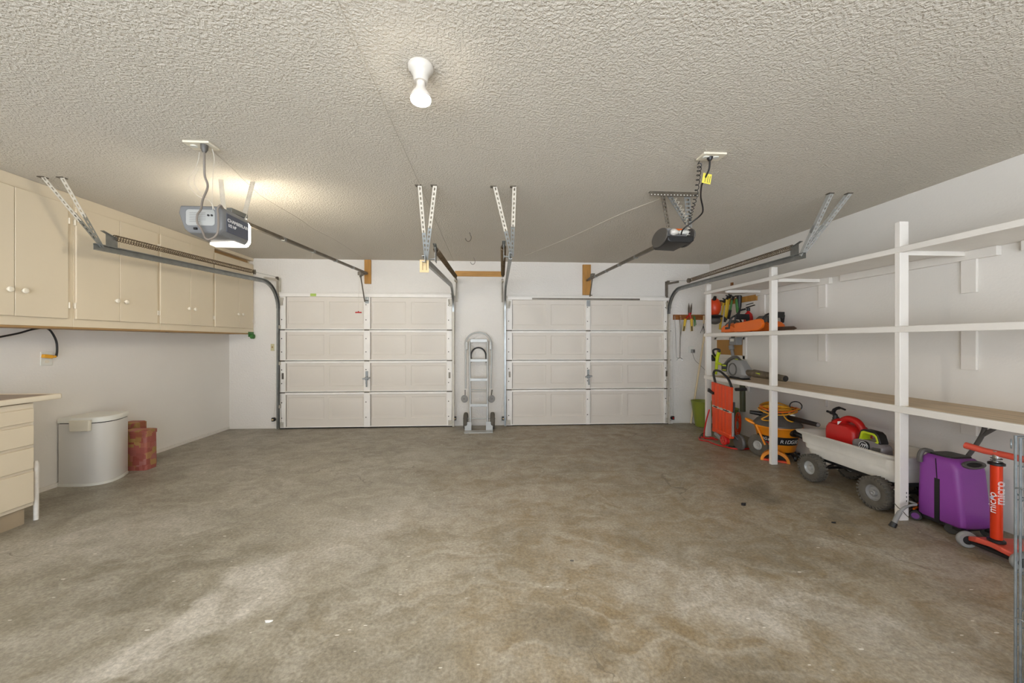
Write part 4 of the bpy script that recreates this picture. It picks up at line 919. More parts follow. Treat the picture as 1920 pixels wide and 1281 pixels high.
part('handle', MB().tube(spl([fx @ V(q) for q in ((.06, .235, 0), (-.02, .275, 0), (-.14, .24, 0), (-.23, .17, 0))], 6), .022, 10), M['dkgrey'], bw)
part('battery', MB().prism(rrect(.13, .10, .02, cx=-.19, cy=.125), .09, fx), M['black'], bw, .008)
part('battery_stripe', MB().prism(rrect(.08, .02, .006, cx=-.19, cy=.155), .093, fx).prism(rrect(.08, .014, .005, cx=-.19, cy=.095), .093, fx).prism(rrect(.05, .018, .006, cx=.03, cy=.245), .06, fx), M['lime'], bw, label='lime green stripes')
part('fan_ring', MB().torus(fx @ V((.03, .12, .078)), fx.to_3x3() @ V((0, 0, 1)), .075, .008), M['dkgrey'], bw)
part('foot', MB().prism([(-.10, 0), (-.04, .03), (.05, .015), (.13, .03), (.19, 0)], .12, fx), M['black'], bw, .004)
part('nozzle', MB().tube([fx @ V(q) for q in ((.19, .09, 0), (.30, .092, 0), (.32, .092, 0), (.80, .075, 0))], [.038, .038, .047, .034], 18), M['nozzle'], bw)
part('nozzle_mouth', MB().cyl(fx @ V((.80, .075, 0)), fx @ V((.802, .075, 0)), .03, n=18), M['darkhole'], bw)
part('nozzle_badge', MB().bar(fx @ V((.40, .095, .041)), fx @ V((.47, .093, .041)), .003, .025), M['lime'], bw)
th = thing('trimmer_handle', 'lime green trimmer with loop handle standing on lower shelf by far post', 'trimmer', (3.2, 5.0, Z3))
def G(x, y, d=0): return at(x, y, X=3.16+d)
part('pole', MB().tube([G(1342, 702), G(1343.5, 685), G(1345, 670), G(1348, 660)], [.017, .02, .022, .024], 10), M['lime'], th)
part('loop_handle', MB().tube(spl([G(1348, 661), G(1349, 656.5), G(1343, 654.8), G(1337.5, 657), G(1338, 663), G(1342, 669)], 6), .014, 8), M['black'], th)
part('side_grip', MB().tube([G(1344, 680), G(1349, 682), G(1353, 684)], [.016, .018, .016], 8), M['lime'], th)
part('battery', MB().bar(G(1336, 667), G(1340, 676), .06, .05), M['black'], th, .006)
part('strut', MB().tube([G(1337, 663), G(1343, 672)], .012, 8), M['lime'], th)

# ------------------------------------------------------------------ folding red cart at the far post
xk = 2.955
ck = thing('folding_cart', 'orange-red folding platform cart standing upright before the far post', 'cart', (xk, 4.6, 0))
def K(x, y, d=0): return at(x, y, X=xk+d)
k = [K(1334, 716), K(1371, 727), K(1370, 821), K(1336, 806)]
def kp(u, v, d=0):     # u along the panel width, v downward
    return k[0].lerp(k[1], u).lerp(k[3].lerp(k[2], u), v)+V((d, 0, 0))
prf = []; n = 40
for i in range(n+1):
    u = i/n; r = 0
    for c_ in (.22, .42, .60, .78): r = max(r, 1-abs(u-c_)/.05)
    prf.append((u, .010*max(0, min(1, r*1.6))))
def kface(v, back=False): return [kp(u, v, (.024 if back else -d)) for u, d in prf]
m = MB()
for v0, v1 in ((0.0, .485), (.505, .96)):
    lo = []
    for v in (v0, v0+.02, v1-.02, v1):
        fl_ = (v in (v0, v1))
        f_ = [kp(u, v, -(0 if fl_ else d)) for u, d in prf]; bk = [kp(u, v, .024) for u, d in reversed(prf)]
        lo.append(f_+bk)
    m.loft(lo)
part('platform', m, M['orange_red'], ck, ang=30)
part('edge_frame', MB().tube([kp(1.02, .5, .02), kp(1.03, .97, .02)], .014, 8).tube([kp(-.02, .1, .03), kp(-.02, .98, .03)], .012, 8), M['greyplastic'], ck)
part('hinge_strip', MB().bar(kp(.02, .495, .008), kp(.98, .495, .008), .02, .03), M['strap'], ck, .002)
part('hinge_slot', MB().bar(kp(.1, .495, -.004), kp(.3, .495, -.004), .004, .012).bar(kp(.62, .495, -.004), kp(.9, .495, -.004), .004, .012), M['darkhole'], ck)
hh = spl([kp(.10, .02, .03), K(1338, 702, .03), K(1341, 695, .03), K(1349, 696, .03), K(1357, 702, .03), K(1366, 712, .03), kp(.93, .02, .03)], 6)
part('handle', MB().tube(hh, .0145, 10), M['black'], ck, label='black tubular handle')
part('latch', MB().bar(K(1331, 733, -.01), K(1339, 738, -.0), .05, .03).bar(K(1328, 731, -.01), K(1331, 733, -.01), .02, .05), M['black'], ck, .004)
ax = K(1353, 824, .04); wc_ = K(1361, 826, .0)
part('wheel_housing', MB().bar(kp(.0, .985, .02), kp(1.0, .985, .02), .06, .055), M['orange_red'], ck, .01)
w = part('wheel', MB().torus(wc_+V((-.03, 0, 0)), (1, 0, 0), .050, .012, 28, 10).cyl(wc_+V((-.035, 0, 0)), wc_+V((.02, 0, 0)), .048, n=24), M['red'], ck)
hub = MB()
for i in range(5):
    a_ = 2*PI*i/5; hub.bar(wc_+V((-.038, 0, 0)), wc_+V((-.038, .045*math.cos(a_), .045*math.sin(a_))), .008, .012)
part('spokes', hub, M['scooter_deck'], w)
part('foot_bar', MB().bar(K(1341, 812, -.01), K(1352, 823, -.01), .03, .04), M['greyplastic'], ck, .005)
part('rear_wheel', MB().lathe([(.02, -.02), (.085, -.022), (.095, 0), (.085, .022), (.02, .02)], (xk+.10, k[2].y-.02, .095), (1, 0, 0), 24), M['dkgrey'], ck)
part('under_frame', MB().tube([kp(.95, .3, .05), kp(.95, .95, .05), (xk+.10, k[2].y-.02, .1)], .012, 8).tube([kp(.3, .5, .05), (xk+.10, k[2].y+.25, .1)], .012, 8), M['blackmetal'], ck)
part('prop_leg', MB().tube([kp(.98, .04, .06), kp(1.25, .0, .12)], .02, 8), M['black'], ck)
rc = thing('red_cable', 'red and black jumper cable looped on the floor under the cart', 'cable', at(1340, 822, Z=0))
fl = lambda x, y, z=.009: at(x, y, Z=z)
part('red_lead', MB().tube(spl([at(1330, 768, X=2.92), at(1323, 795, X=2.92), fl(1321, 822), fl(1340, 823), fl(1345, 825), fl(1328, 822), fl(1312, 820), fl(1313, 825), fl(1328, 828), fl(1340, 833), fl(1360, 838), fl(1380, 842), fl(1400, 841.5), fl(1418, 841)], 7), .0085, 8), M['red'], rc)
part('black_lead', MB().tube(spl([fl(1312, 821, .012), fl(1315, 815, .015), fl(1321, 812, .015), fl(1324, 815, .012)], 6), .0085, 8).tube(spl([fl(1372, 820), fl(1385, 827), fl(1398, 833), fl(1396, 839), fl(1380, 838), fl(1366, 837)], 6), .0085, 8), M['black'], rc)
part('clamp', MB().bar(fl(1331, 821, .025), fl(1339, 822, .02), .035, .03), M['red'], rc, .005)
# hanging orange cord and planters behind the cart
oc = MB()
for i in range(7):
    c = at(1383+1.2*math.sin(i*2), 790+2*i, X=3.32+.01*i); r = .085+.012*math.sin(i*1.7)
    oc.tube([c+V((.3*r*math.sin(a_)*.2, .55*r*math.cos(a_), 1.35*r*math.sin(a_))) for a_ in [2*PI*q/24 for q in range(24)]], .006, 6, True)
cq = solo('extension_cord', oc, M['orange_red'], 'coiled orange-red extension cord bunched behind the upright cart', 'cord')
def pot(x, y, r, h, lab):
    g = thing('planter', lab, 'planter', (x, y, 0), 'green planters in the corner')
    part('pot', MB().lathe([(r*.55, 0), (r*.62, .01), (r*.80, h*.5), (r*.97, h*.96), (r, h), (r*.94, h), (r*.9, h*.95), (r*.6, h*.5), (r*.5, h*.3)], (x, y, 0), n=36), M['olive'], g)
    part('soil', MB().cyl((x, y, h*.80), (x, y, h*.86), r*.80, n=30), M['darkhole'], g)
pot(3.33, 5.66, .17, .40, 'green planter in the corner left of the far post')
pot(3.41, 5.20, .165, .37, 'green planter behind the upright orange cart')
solo('green_tube', MB().tube([(3.50, 4.97, .36), (3.50, 4.98, .76)], .035, 12), M['darkolive'], 'dark green tube standing in the planter under the lower shelf', 'tube')

# ------------------------------------------------------------------ wet/dry vacuum
vx, vy = 3.325, 4.13; cd = V((-vx, -vy, 0)).normalized(); sdv = V((-cd.y, cd.x, 0))
vc = thing('shop_vacuum', 'orange wet and dry shop vacuum with dark grey lid', 'vacuum', (vx, vy, 0))
part('tub', MB().lathe([(.14, .085), (.165, .09), (.185, .17), (.215, .30), (.232, .345), (.24, .355), (.24, .37)], (vx, vy, 0), n=40), M['vac'], vc)
part('base', MB().lathe([(.10, .06), (.15, .06), (.16, .085), (.16, .10)], (vx, vy, 0), n=32), M['black'], vc)
part('lid', MB().lathe([(.236, .37), (.236, .385), (.20, .43), (.15, .465), (.13, .50), (.06, .525), (.001, .53)], (vx, vy, 0), n=40), M['dkgrey'], vc)
part('lid_handle', MB().tube([V((vx, vy, .475))+sdv*-.14+cd*.0, V((vx, vy, .485))+sdv*-.27+cd*.0], [.03, .02], 10), M['black'], vc)
c = MB(); N_ = 24
def va(t, z, e): return V((vx, vy, z))+(cd*math.cos(t)+sdv*math.sin(t))*e
lo = []
for z, e in ((.175, .1905), (.265, .2105)):
    lo.append([va(-1.15+2.3*i/N_, z, e) for i in range(N_+1)])
for i in range(N_): c.add([lo[0][i], lo[0][i+1], lo[1][i+1], lo[1][i]], [(0, 1, 2, 3)])
part('label_band', c, M['black'], vc, label='black label band')
def vtext(s_, t, z, size, sh_=.15):
    n = cd*math.cos(t)+sdv*math.sin(t); tx = V((0, 0, 1)).cross(n); e = .1905+(z-.175)/.09*.02
    text('lettering', s_, size, frame(V((vx, vy, z))+n*(e+.004), tx, V((0, 0, 1))+n*.22), M['lettering'], vc, .001, shear=sh_)
for i, chh in enumerate('RIDGID'): vtext(chh, .20+.17*i, .215, .058)
for i, chh in enumerate('14Gal'): vtext(chh, -.86+.15*i, .228, .046)
st_ = MB()
lo = [[va(-.9+.5*i/8, z, e) for i in range(9)] for z, e in ((.183, .194), (.196, .1975))]
for i in range(8): st_.add([lo[0][i], lo[0][i+1], lo[1][i+1], lo[1][i]], [(0, 1, 2, 3)])
part('red_stripe', st_, M['red'], vc)
hc = va(.72, .325, .222); hn = (cd*math.cos(.72)+sdv*math.sin(.72))
part('hose_port', MB().cyl(hc-hn*.01, hc+hn*.03, .045, .04, n=20), M['black'], vc)
part('hose', MB().tube(spl([hc+hn*.02, hc+hn*.09+V((0, 0, -.01)), hc+hn*.10+sdv*.10+V((0, 0, -.05))], 6), .026, 10), M['black'], vc)
wd0 = va(.9, .475, .13); wd1 = at(1534, 797, X=3.28)
part('wand', MB().tube([wd0, wd1], [.03, .022], 14), M['blackmetal'], vc)
part('wand_mouth', MB().cyl(wd1, wd1+(wd1-wd0).normalized()*.002, .017, n=14), M['greyplastic'], vc)
part('carry_handle', MB().tube(spl([va(-1.2, .365, .235), va(-1.3, .40, .30), va(-1.55, .40, .30), va(-1.7, .365, .235)], 6), .016, 8).bar(va(-.95, .37, .245), va(-.62, .15, .19), .035, .02), M['vac'], vc, .004)
wc0 = V((3.125, 4.165, .125)); wax = V((-1, -.35, 0)).normalized()
w = part('wheel', MB().lathe([(.055, -.026), (.095, -.03), (.117, -.02), (.124, 0), (.117, .02), (.095, .03), (.055, .026)], wc0, wax, 30, None), M['rubber'], vc)
part('hub', MB().lathe([(.01, -.022), (.058, -.022), (.058, .018), (.045, .024), (.014, .014), (.012, .03), (.001, .032)], wc0, wax, 24), M['alu'], w)
for t in (.95, 1.7):
    c = va(t, .035, .20)
    part('caster', MB().lathe([(.008, -.012), (.032, -.012), (.035, 0), (.032, .012), (.008, .012)], c, sdv, 18).bar(c+V((0, 0, .0)), va(t, .085, .15), .03, .02), M['black'], vc)
cg = thing('extension_cord', 'tangled yellow extension cord heaped on the vacuum lid', 'cord', (vx, vy, .46))
yc_ = MB(); ob = MB()
random.seed(3)
for i in range(9):
    cx_, cy_ = vx+random.uniform(-.05, .05), vy+random.uniform(-.05, .05); r = random.uniform(.12, .19); ph = random.uniform(0, 6); zt = .545+.007*i
    P_ = [(cx_+r*math.cos(t), cy_+r*.9*math.sin(t), max(zt+.018*math.sin(2*t+ph)-max(0, r-.11)*.35, .398+.0)) for t in [2*PI*q/28 for q in range(28)]]
    (yc_ if i % 3 else ob).tube(P_, .0075, 6, True)
for x0 in ((1428, 790, 1446, 772), (1470, 776, 1487, 788)):
    pass
yc_.tube(spl([va(-.4, .55, .1), va(-.55, .485, .17), va(-.75, .44, .215), va(-.35, .44, .215), va(-.1, .48, .18), va(0, .55, .1)], 7), .0075, 6)
yc_.tube(spl([va(.3, .55, .1), va(.45, .47, .185), va(.7, .445, .21), va(.85, .47, .18), va(.9, .55, .12)], 7), .0075, 6)
part('cord_loops', yc_, M['yellowcord'], cg)
part('cord_loops', ob, M['orange'], cg, label='orange loops of the heap')
lp = V((vx, vy, .60))+sdv*.17
part('stiff_loop', MB().tube([lp+sdv*.055*math.cos(t)+V((0, 0, .05*math.sin(t))) for t in [2*PI*q/22 for q in range(22)]], .006, 6, True), M['black'], cg)
part('plug_end', MB().bar(va(.75, .53, .15), va(.9, .50, .20), .03, .025), M['can_lid'], cg, .004)
# orange arched chock at the foot of the middle post
c = at(1453, 866, Z=0); c = V((3.165, 3.965, 0)); fm = frame(c, sdv, V((0, 0, 1)))
archo = [(-.135, 0)]+[(.135*math.cos(a_), .125*math.sin(a_)) for a_ in [math.radians(t) for t in range(172, 7, -12)]]+[(.135, 0)]
arch_i = [(x*.80, y*.72) for x, y in archo]
oh = thing('plastic_chock', 'orange arched plastic chock standing at foot of middle post', 'chock', c)
part('shell', MB().ringprism(archo, arch_i, .07, fm), M['vac'], oh, .004)
part('recess', MB().prism([(x*.8, y*.72) for x, y in archo], .03, fm @ Matrix.Translation((0, 0, -.018))), M['darkhole'], oh)
part('lower_lip', MB().prism([(-.12, .0), (.12, .0), (.12, .02), (-.12, .02)], .068, fm), M['orange_red'], oh, .003)
# ------------------------------------------------------------------ garden wagon
wg = thing('garden_wagon', 'grey poly dump wagon with knobby tyres parked under the shelves', 'wagon', (3.28, 3.1, 0))
def wl(x0, x1, y0, y1, z, r=.07): return [((x0+x1)/2+a_, (y0+y1)/2+b_, z) for a_, b_ in rrect(x1-x0, y1-y0, r, 6)]
O = [(.05, .225), (.012, .23), (.004, .25), (.002, .288), (-.010, .292), (-.012, .338), (-.024, .342), (-.028, .41), (-.05, .428), (-.056, .444), (-.04, .452)]
I = [(-.015, .444), (.01, .40), (.03, .372)]
wx0, wx1, wy0, wy1 = 3.115, 3.50, 2.70, 3.52
m = MB(); m.loft([wl(wx0+e, wx1-e, wy0+e, wy1-e*1.6, z) for e, z in O+I], True, True)
part('tub', m, M['wagon'], wg, ang=50)
part('seat_block', MB().loft([wl(wx0+.03, wx1-.03, wy0+.02, 2.80, z, .03) for z in (.34, .405)]), M['wagon'], wg, .008)
ch = MB().bar((wx0+.06, wy0+.0, .212), (wx0+.06, wy1-.1, .212), .03, .035).bar((wx1-.06, wy0, .212), (wx1-.06, wy1-.1, .212), .03, .035).bar((wx0+.02, wy0+.02, .215), (wx1-.02, wy0+.02, .215), .03, .025)
ch.bar((wx0-.04, 2.79, .125), (wx1+.0, 2.79, .125), .022, .022).bar((wx0-.04, 3.38, .125), (wx1, 3.38, .125), .022, .022)
for y, k_ in ((2.79, .06), (3.38, -.15)):
    for x in (wx0+.06, wx1-.06): ch.bar((x, y, .12), (x, y+k_, .215), .03, .012).bar((x, y, .12), (x, y-.02, .215), .03, .012)
part('chassis', ch, M['blackmetal'], wg, .002)
def tyre(c, ax, knob=True):
    c = V(c); R_ = .128
    w = part('wheel', MB(), M['rubber'], wg) if False else None
    m = MB().lathe([(.062, -.034), (.085, -.042), (.108, -.040), (.120, -.026), (.1215, 0), (.120, .026), (.108, .040), (.085, .042), (.062, .034)], c, ax, 36, None)
    a_, b_, d_ = basis(ax)
    for i in range(26):
        t = 2*PI*i/26; rd = a_*math.cos(t)+b_*math.sin(t); tg_ = a_*-math.sin(t)+b_*math.cos(t)
        for s_ in (-1, 1):
            p = c+rd*.120+d_*.024*s_+tg_*(.006*s_)
            m.bar(p-d_*.018, p+d_*.018, .013, .013, rd)
            p = c+rd*.113+d_*.040*s_; m.bar(p-rd*.008, p+rd*.008, .012, .010, d_)
    return m
for (x, y, s_) in ((wx0-.045, 3.38, -1), (wx0-.045, 2.79, -1), (wx1+.0, 3.42, 1), (wx1+.0, 2.79, 1)):
    c = V((x, y, .1285)); w = part('wheel', tyre(c, (1, 0, 0)), M['rubber'], wg)
    d_ = V((s_, 0, 0))
    part('hub', MB().lathe([(.062, -.01), (.064, .028), (.056, .030), (.046, .012), (.022, .012), (.020, .034), (.011, .036), (.001, .03)], c, d_, 26), M['alu'] if y > 3 else M['greyplastic'], w)
# gas can
gx, gy, gz = 3.30, 3.25, .374
gc = thing('gas_can', 'red plastic gas can with black spout in the wagon', 'gas can', (gx, gy, gz))
def gl(w_, l_, z, r=.035, dy=0): return [(gx+a_, gy+dy+b_, z) for a_, b_ in rrect(w_, l_, r, 5)]
part('body', MB().loft([gl(.19, .29, gz, .03), gl(.20, .30, gz+.012, .04), gl(.20, .30, gz+.125, .04), gl(.196, .296, gz+.132, .04), gl(.196, .296, gz+.145, .04), gl(.18, .25, gz+.185, .05, .01), gl(.12, .14, gz+.20, .04, .03)]), M['red'], gc, ang=45)
part('handle', MB().tube(spl([(gx, gy+.06, gz+.17), (gx, gy+.035, gz+.225), (gx, gy-.02, gz+.245), (gx, gy-.085, gz+.232), (gx, gy-.125, gz+.185), (gx, gy-.135, gz+.12)], 6), [.05, .046, .043, .04, .037, .034, .032]+[.030]*24, 12), M['red'], gc)
part('shoulder', MB().ell((gx, gy+.07, gz+.165), .085, .075, .07), M['red'], gc)
sp0 = V((gx-.01, gy+.105, gz+.205))
part('collar', MB().cyl(sp0+V((0, -.01, -.025)), sp0+V((0, .008, .012)), .035, n=20).cyl(sp0, sp0+V((0, .012, .03)), .026, n=16), M['black'], gc, .003)
part('spout', MB().tube(spl([sp0+V((0, .01, .02)), sp0+V((0, .02, .055)), sp0+V((0, .06, .065)), sp0+V((0, .10, .07))], 5), [.02]*5+[.016]*6+[.011]*5, 10).tube(spl([sp0+V((0, .04, .055)), sp0+V((0, .02, .10)), sp0+V((0, -.03, .125)), sp0+V((0, -.085, .118))], 5), [.016]*6+[.014]*5+[.009]*5, 8), M['blackmetal'], gc)
ar = MB().prism([(0, .02), (.035, .03), (.012, -.012)], .003, frame((gx-.082, gy+.03, gz+.195), (0, -1, 0), (.4, 0, 1)))
part('white_arrow', ar, M['lettering'], gc)
# jug
jx, jy, jz = 3.205, 2.95, .376
jg = thing('plastic_jug', 'smoky grey oil jug with lime and black handle in the wagon', 'jug', (jx, jy, jz))
jm = frame((jx, jy, jz), (0, -1, 0), (0, 0, 1)) @ Matrix.Diagonal((1.05, 1.2, 1, 1))
def J_(w_, l_, z, r=.03): return [(jx+a_, jy+b_, z) for a_, b_ in rrect(w_, l_, r, 5)]
part('body', MB().loft([J_(.10, .26, jz, .03), J_(.112, .275, jz+.012, .04), J_(.112, .275, jz+.085, .04), J_(.10, .26, jz+.105, .04), J_(.08, .16, jz+.125, .03)]), M['jug'], jg, ang=45)
ho = [(-.085, .09), (-.06, .165), (-.035, .175), (.055, .172), (.08, .155), (.10, .10), (.085, .085), (.02, .075), (-.03, .085)]
hi = [(-.055, .105), (-.042, .145), (-.028, .152), (.045, .15), (.062, .138), (.075, .11), (.062, .10), (.015, .095), (-.03, .10)]
part('handle_frame', MB().ringprism(ho, hi, .075, jm), M['black'], jg, .006)
part('handle_trim', MB().ringprism([(x*.5+u*.5, y*.5+v*.5) for (x, y), (u, v) in zip(ho, hi)], [(u*.92+.002, .125+(v-.125)*.86) for u, v in hi], .082, jm), M['lime'], jg, .003, label='lime handle trim')
cb = jm @ V((-.005, .062, .058))
cm = frame(cb, (0, -1, 0), (0, 0, 1))
part('cap_disc', MB().cyl(cb-V((-.01, 0, 0)), cb+V((-.012, 0, 0)), .042, n=26), M['black'], jg, .003)
sw_ = MB().torus(cb+V((-.0125, 0, 0)), (1, 0, 0), .037, .0016, 26, 6)
for q in (-.02, -.004, .012): sw_.tube(spl([cm @ V((q-.012, -.018, .0125)), cm @ V((q, .004, .0125)), cm @ V((q+.01, .02, .0125)), cm @ V((q+.014, .004, .0125)), cm @ V((q+.008, -.016, .0125))], 5), .0017, 5)
part('cap_emblem', sw_, M['lettering'], jg, label='white scribble emblem')
part('side_label', MB().prism([(.045, .025), (.105, .04), (.115, .075), (.055, .07)], .004, jm @ Matrix.Translation((0, 0, .0565))), M['dkgrey'], jg)

# ------------------------------------------------------------------ purple suitcase
cs = thing('suitcase', 'small purple hard-shell wheeled suitcase with black strap under the shelf', 'suitcase', (3.27, 2.44, 0))
def cl_(x0, x1, y0, y1, z, r=.03): return [((x0+x1)/2+a_, (y0+y1)/2+b_, z) for a_, b_ in rrect(x1-x0, y1-y0, r, 5)]
sx0, sx1 = 3.165, 3.395
part('shell', MB().loft([cl_(sx0+.02, sx1-.02, 2.335, 2.575, .055), cl_(sx0, sx1, 2.315, 2.59, .075), cl_(sx0, sx1, 2.325, 2.59, .20), cl_(sx0, sx1, 2.345, 2.585, .44, .035), cl_(sx0+.004, sx1-.004, 2.352, 2.58, .485, .04), cl_(sx0+.03, sx1-.03, 2.375, 2.56, .515, .04)]), M['purple'], cs, ang=50)
rb = MB()
for q in range(10): rb.bar((sx0+.035, 2.3265+.0013*q-.0048, .085+.013*q), (sx1-.03, 2.3265+.0013*q-.0048, .085+.013*q), .005, .003)
part('groove_ribs', rb, M['purple'], cs)
part('strap', MB().box(sx0-.003, sx0+.002, 2.445, 2.475, .055, .36).bar((sx0-.002, 2.46, .36), (sx0-.002, 2.468, .50), .003, .004, (1, 0, 0)), M['black'], cs, label='black webbing strap')
part('top_trim', MB().loft([cl_(sx0+.03, sx1-.02, 2.40, 2.555, .505, .03), cl_(sx0+.035, sx1-.025, 2.405, 2.55, .525, .03)]), M['black'], cs, .004)
part('side_handle', MB().tube(spl([(sx0+.06, 2.54, .525), (sx0+.01, 2.55, .535), (sx0-.012, 2.555, .50), (sx0-.008, 2.56, .45)], 6), .016, 8), M['dkgrey'], cs)
gr = [(math.cos(t)*.085, math.sin(t)*.028) for t in [2*PI*q/24 for q in range(24)]]
gi = [(x*.72, y*.55) for x, y in gr]
part('grip_ring', MB().ringprism(gr, gi, .025, frame((3.29, 2.352, .487), (1, 0, .0), (0, .5, 1))), M['dkgrey'], cs, .004)
part('grip_well', MB().prism(gi, .01, frame((3.29, 2.357, .486), (1, 0, .0), (0, .5, 1))), M['darkhole'], cs)
part('bottom_frame', MB().bar((sx0+.03, 2.30, .05), (sx0+.03, 2.60, .05), .03, .02).bar((sx1-.03, 2.30, .05), (sx1-.03, 2.60, .05), .03, .02).bar((sx0+.02, 2.56, .05), (sx1-.02, 2.56, .05), .03, .02).bar((sx0+.02, 2.36, .05), (sx1-.02, 2.36, .05), .03, .02), M['black'], cs, .003)
for x, y in ((sx0+.01, 2.60), (sx1-.02, 2.60), (sx1-.02, 2.335), (sx0+.03, 2.40)):
    w = part('wheel', MB().lathe([(.008, -.02), (.032, -.022), (.036, 0), (.032, .022), (.008, .02)], (x, y, .036), (1, .6, 0), 20), M['rubber_dark'], cs)
    if x < sx0+.02: part('hub', MB().cyl(V((x, y, .036))-V((1, .6, 0)).normalized()*.0225, V((x, y, .036))-V((1, .6, 0)).normalized()*.018, .022, n=16), M['purple_hub'], w)
# bent metal rest with rubber tip by the near post
bm_ = thing('bent_stand', 'bent grey metal leg with black rubber tip by the near post foot', 'stand', at(1674, 988, Z=0))
Q = [at(1674, 986, Z=.008)]+[at(x, y, Y=2.535) for x, y in ((1684, 966), (1692, 955), (1700, 950), (1709, 947.5), (1718, 946))]
Q.append(V((3.12, 2.60, .14)))
part('leg', MB().tube(spl(Q, 5), [.015]*8+[.010]*8+[.008]*15, 10), M['greyplastic'], bm_)
part('rubber_tip', MB().cyl(Q[0]+V((-.006, 0, -.007)), Q[0]+V((.012, 0, .022)), .021, .018, n=12), M['black'], bm_)
part('wire', MB().tube(spl([at(x, y, Y=2.56) for x, y in ((1678, 945), (1684, 952), (1690, 956), (1699, 966), (1706, 972))], 5), .0025, 5), M['steel_dark'], bm_)
part('clamp', MB().bar(at(1713, 953, Y=2.64), at(1727, 943, Y=2.69), .03, .02).bar(at(1713, 962, Y=2.64), at(1727, 950, Y=2.69), .03, .03), M['black'], bm_, .004)
part('clamp_trim', MB().bar(at(1713, 949, Y=2.62), at(1727, 940, Y=2.67), .006, .006).bar(at(1713, 955, Y=2.62), at(1720, 951, Y=2.64), .012, .012), M['orange'], bm_, .001)

# ------------------------------------------------------------------ dark folded frame behind the suitcase
fr_ = thing('folded_frame', 'dark bent tube frame leaning under the shelf behind the suitcase', 'frame', (3.5, 2.5, 0))
part('tube', MB().tube(spl([at(1847, 799, X=3.46), at(1842, 815, X=3.46), at(1828, 838, X=3.46), at(1810, 862, X=3.46), (3.46, 2.60, .30), (3.46, 2.66, .012)], 6), .0135, 10), M['dkgrey'], fr_)
part('tube', MB().tube(spl([at(1840, 818, X=3.46), at(1852, 811, X=3.46), at(1866, 803, X=3.46)], 6), .012, 10), M['dkgrey'], fr_)

# ------------------------------------------------------------------ kick scooter
kx, ky = 3.10, 2.106
ks = thing('kick_scooter', 'red-orange kids kick scooter with white lettering on its stem', 'scooter', (kx, ky, 0))
part('stem', MB().cyl((kx, ky, .115), (kx, ky, .575), .0255, n=24), M['scooter'], ks)
part('stem_collar', MB().lathe([(.027, -.012), (.036, -.008), (.036, .004), (.028, .008)], (kx, ky, .583), n=22), M['black'], ks)
part('upper_tube', MB().cyl((kx, ky, .58), (kx, ky, .66), .0165, n=18), M['chrome'], ks)
part('quick_clamp', MB().torus((kx, ky, .612), (0, 0, 1), .022, .003, 20, 6).torus((kx, ky, .598), (.2, 0, 1), .023, .003, 20, 6), M['dkgrey'], ks)
hz = .645
part('handlebar', MB().tube([(kx-.02, ky+.135, hz+.012), (kx-.005, ky+.05, hz), (kx, ky, hz), (kx, ky-.05, hz), (kx+.005, ky-.24, hz-.004)], [.021, .019, .0185, .019, .021], 14), M['scooter_deck'], ks, label='coral rubber handlebar')
part('stem_base', MB().lathe([(.030, .10), (.038, .105), (.038, .115), (.028, .122)], (kx, ky, 0), n=22), M['black'], ks)
dk = [(-.03, .115), (.03, .10), (.05, .05), (.30, .055), (.32, .0), (.30, -.055), (.05, -.05), (.03, -.10), (-.03, -.115), (-.055, -.06), (-.04, 0), (-.055, .06)]
dm = frame((kx, ky, 0), (1, 0, 0), (0, 1, 0))
part('deck', MB().loft([[dm @ V((x, y, z+(.02 if abs(y) < .07 and x < .1 else 0))) for x, y in [(a_*s_, b_*s_) for a_, b_ in dk]] for z, s_ in ((.05, .96), (.055, 1), (.075, 1), (.082, .93))]), M['scooter_deck'], ks, .006)
part('under_bar', MB().bar((kx-.01, ky+.12, .042), (kx-.01, ky-.12, .042), .03, .02), M['black'], ks, .003)
for s_ in (1, -1):
    c = V((kx-.025, ky+.125*s_, .052))
    w = part('wheel', MB().lathe([(.028, -.014), (.046, -.015), (.052, -.006), (.052, .006), (.046, .015), (.028, .014)], c, (0.35, 1, 0), 26, None), M['greyplastic'], ks)
    part('hub', MB().lathe([(.006, -.016), (.029, -.013), (.029, .013), (.006, .016)], c, (.35, 1, 0), 18), M['black'], w)
part('rear_wheel', MB().lathe([(.02, -.012), (.036, -.013), (.04, 0), (.036, .013), (.02, .012)], (kx+.33, ky, .04), (0, 1, 0), 22), M['rubber_dark'], ks)
# lettering wrapped on the stem, reading upward
nd = V((-kx, -ky, 0)).normalized(); td = V((-nd.y, nd.x, 0))
def stemtext(s_, ang, z, size, mt, ol=False):
    n_ = nd*math.cos(ang)+td*math.sin(ang); yv = V((0, 0, 1)).cross(n_)*-1
    t_ = text('lettering', s_, size, frame(V((kx, ky, z))+n_*.0262, (0, 0, 1), yv), mt, ks, .0004, outline=.0011 if ol else 0)
stemtext('micro', -.62, .345, .054, M['lettering'])
stemtext('micro', .58, .41, .06, M['lettering'], True)
bq = V((kx, ky, .375))+(nd*math.cos(-.62)+td*math.sin(-.62))*.0265
part('badge', MB().cyl(bq, bq+nd*.0015, .009, n=16), M['silverbadge'], ks)

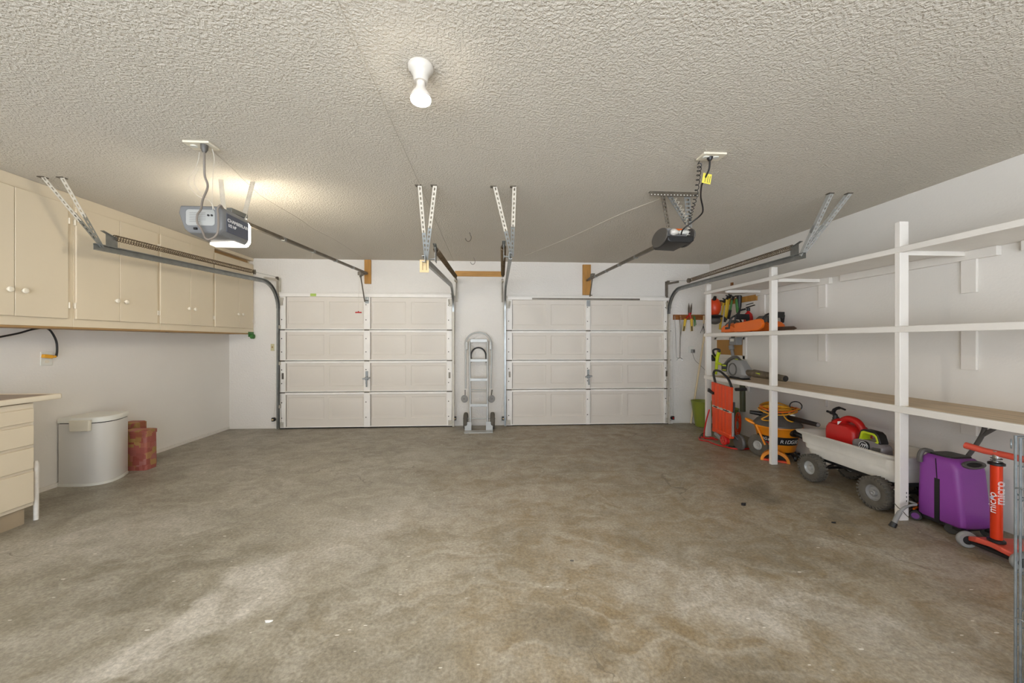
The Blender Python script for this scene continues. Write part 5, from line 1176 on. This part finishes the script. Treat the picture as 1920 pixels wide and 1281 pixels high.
# ------------------------------------------------------------------ folded wire pen at the right edge
wp = thing('wire_pen', 'folded galvanised wire pen panels standing at the right edge', 'wire pen', (2.3, 1.2, 0))
for q in range(4):
    y0 = 1.322-.012*q; x0 = 2.026+.002*q; dirv = V((1, -.28, 0)).normalized(); top = .965-.006*q; L_ = .62
    m = MB(); b0 = V((x0, y0, 0))
    m.tube([b0+V((0, 0, .004)), b0+V((0, 0, top)), b0+dirv*L_+V((0, 0, top)), b0+dirv*L_+V((0, 0, .004))], .0046, 8)
    for z in (.03, .16, .30, .44, .58, .72, .85): m.tube([b0+V((0, 0, z)), b0+dirv*L_+V((0, 0, z))], .0024, 6)
    for k_ in range(1, 8): m.tube([b0+dirv*(L_*k_/8)+V((0, 0, .03)), b0+dirv*(L_*k_/8)+V((0, 0, top))], .0024, 6)
    part('panel', m, M['galv'], wp)
lc = V((2.026, 1.326, .90))
part('latch_loop', MB().tube([lc+V((-.012+.016*math.cos(t)*1.0, .01*math.cos(t), .035+.017*math.sin(t))) for t in [2*PI*i/18 for i in range(18)]], .0022, 6, True), M['galv'], wp)
for z in (.25, .75): part('corner_ring', MB().torus((2.03, 1.304, z), (1, 0, .5), .022, .0025, 18, 6), M['galv'], wp)

# ------------------------------------------------------------------ small bits on the slab
def chip(px, r, mt, lab, cat, h=.006):
    c = at(*px, Z=0); P_ = [(c.x+r*(1+.4*math.sin(3*t+px[0]))*math.cos(t), c.y+r*.6*(1+.3*math.cos(2*t))*math.sin(t)) for t in [2*PI*i/12 for i in range(12)]]
    solo('floor_scrap', MB().prism(P_, h, Matrix.Translation((0, 0, h/2))), mt, lab, cat)
chip((1395, 948), .016, M['black'], 'black plastic scrap on the slab left of the wagon wheels', 'scrap', .02)
chip((1564, 981), .014, M['black'], 'small dark scrap on the slab before the near wagon wheel', 'scrap', .008)
chip((503, 1166), .016, M['lettering'], 'white paint chip on the slab, left foreground', 'chip', .003)
chip((1073, 1052), .010, M['dkgrey'], 'tiny dark scrap on the slab in the middle foreground', 'scrap', .004)

solo('wood_peg', MB().bar(at(1372, 541, X=3.3), at(1372.5, 530, X=3.3), .035, .02, (1, 0, 0)), M['board_dark'], 'small dark wooden peg standing on the top shelf by the far post', 'peg')
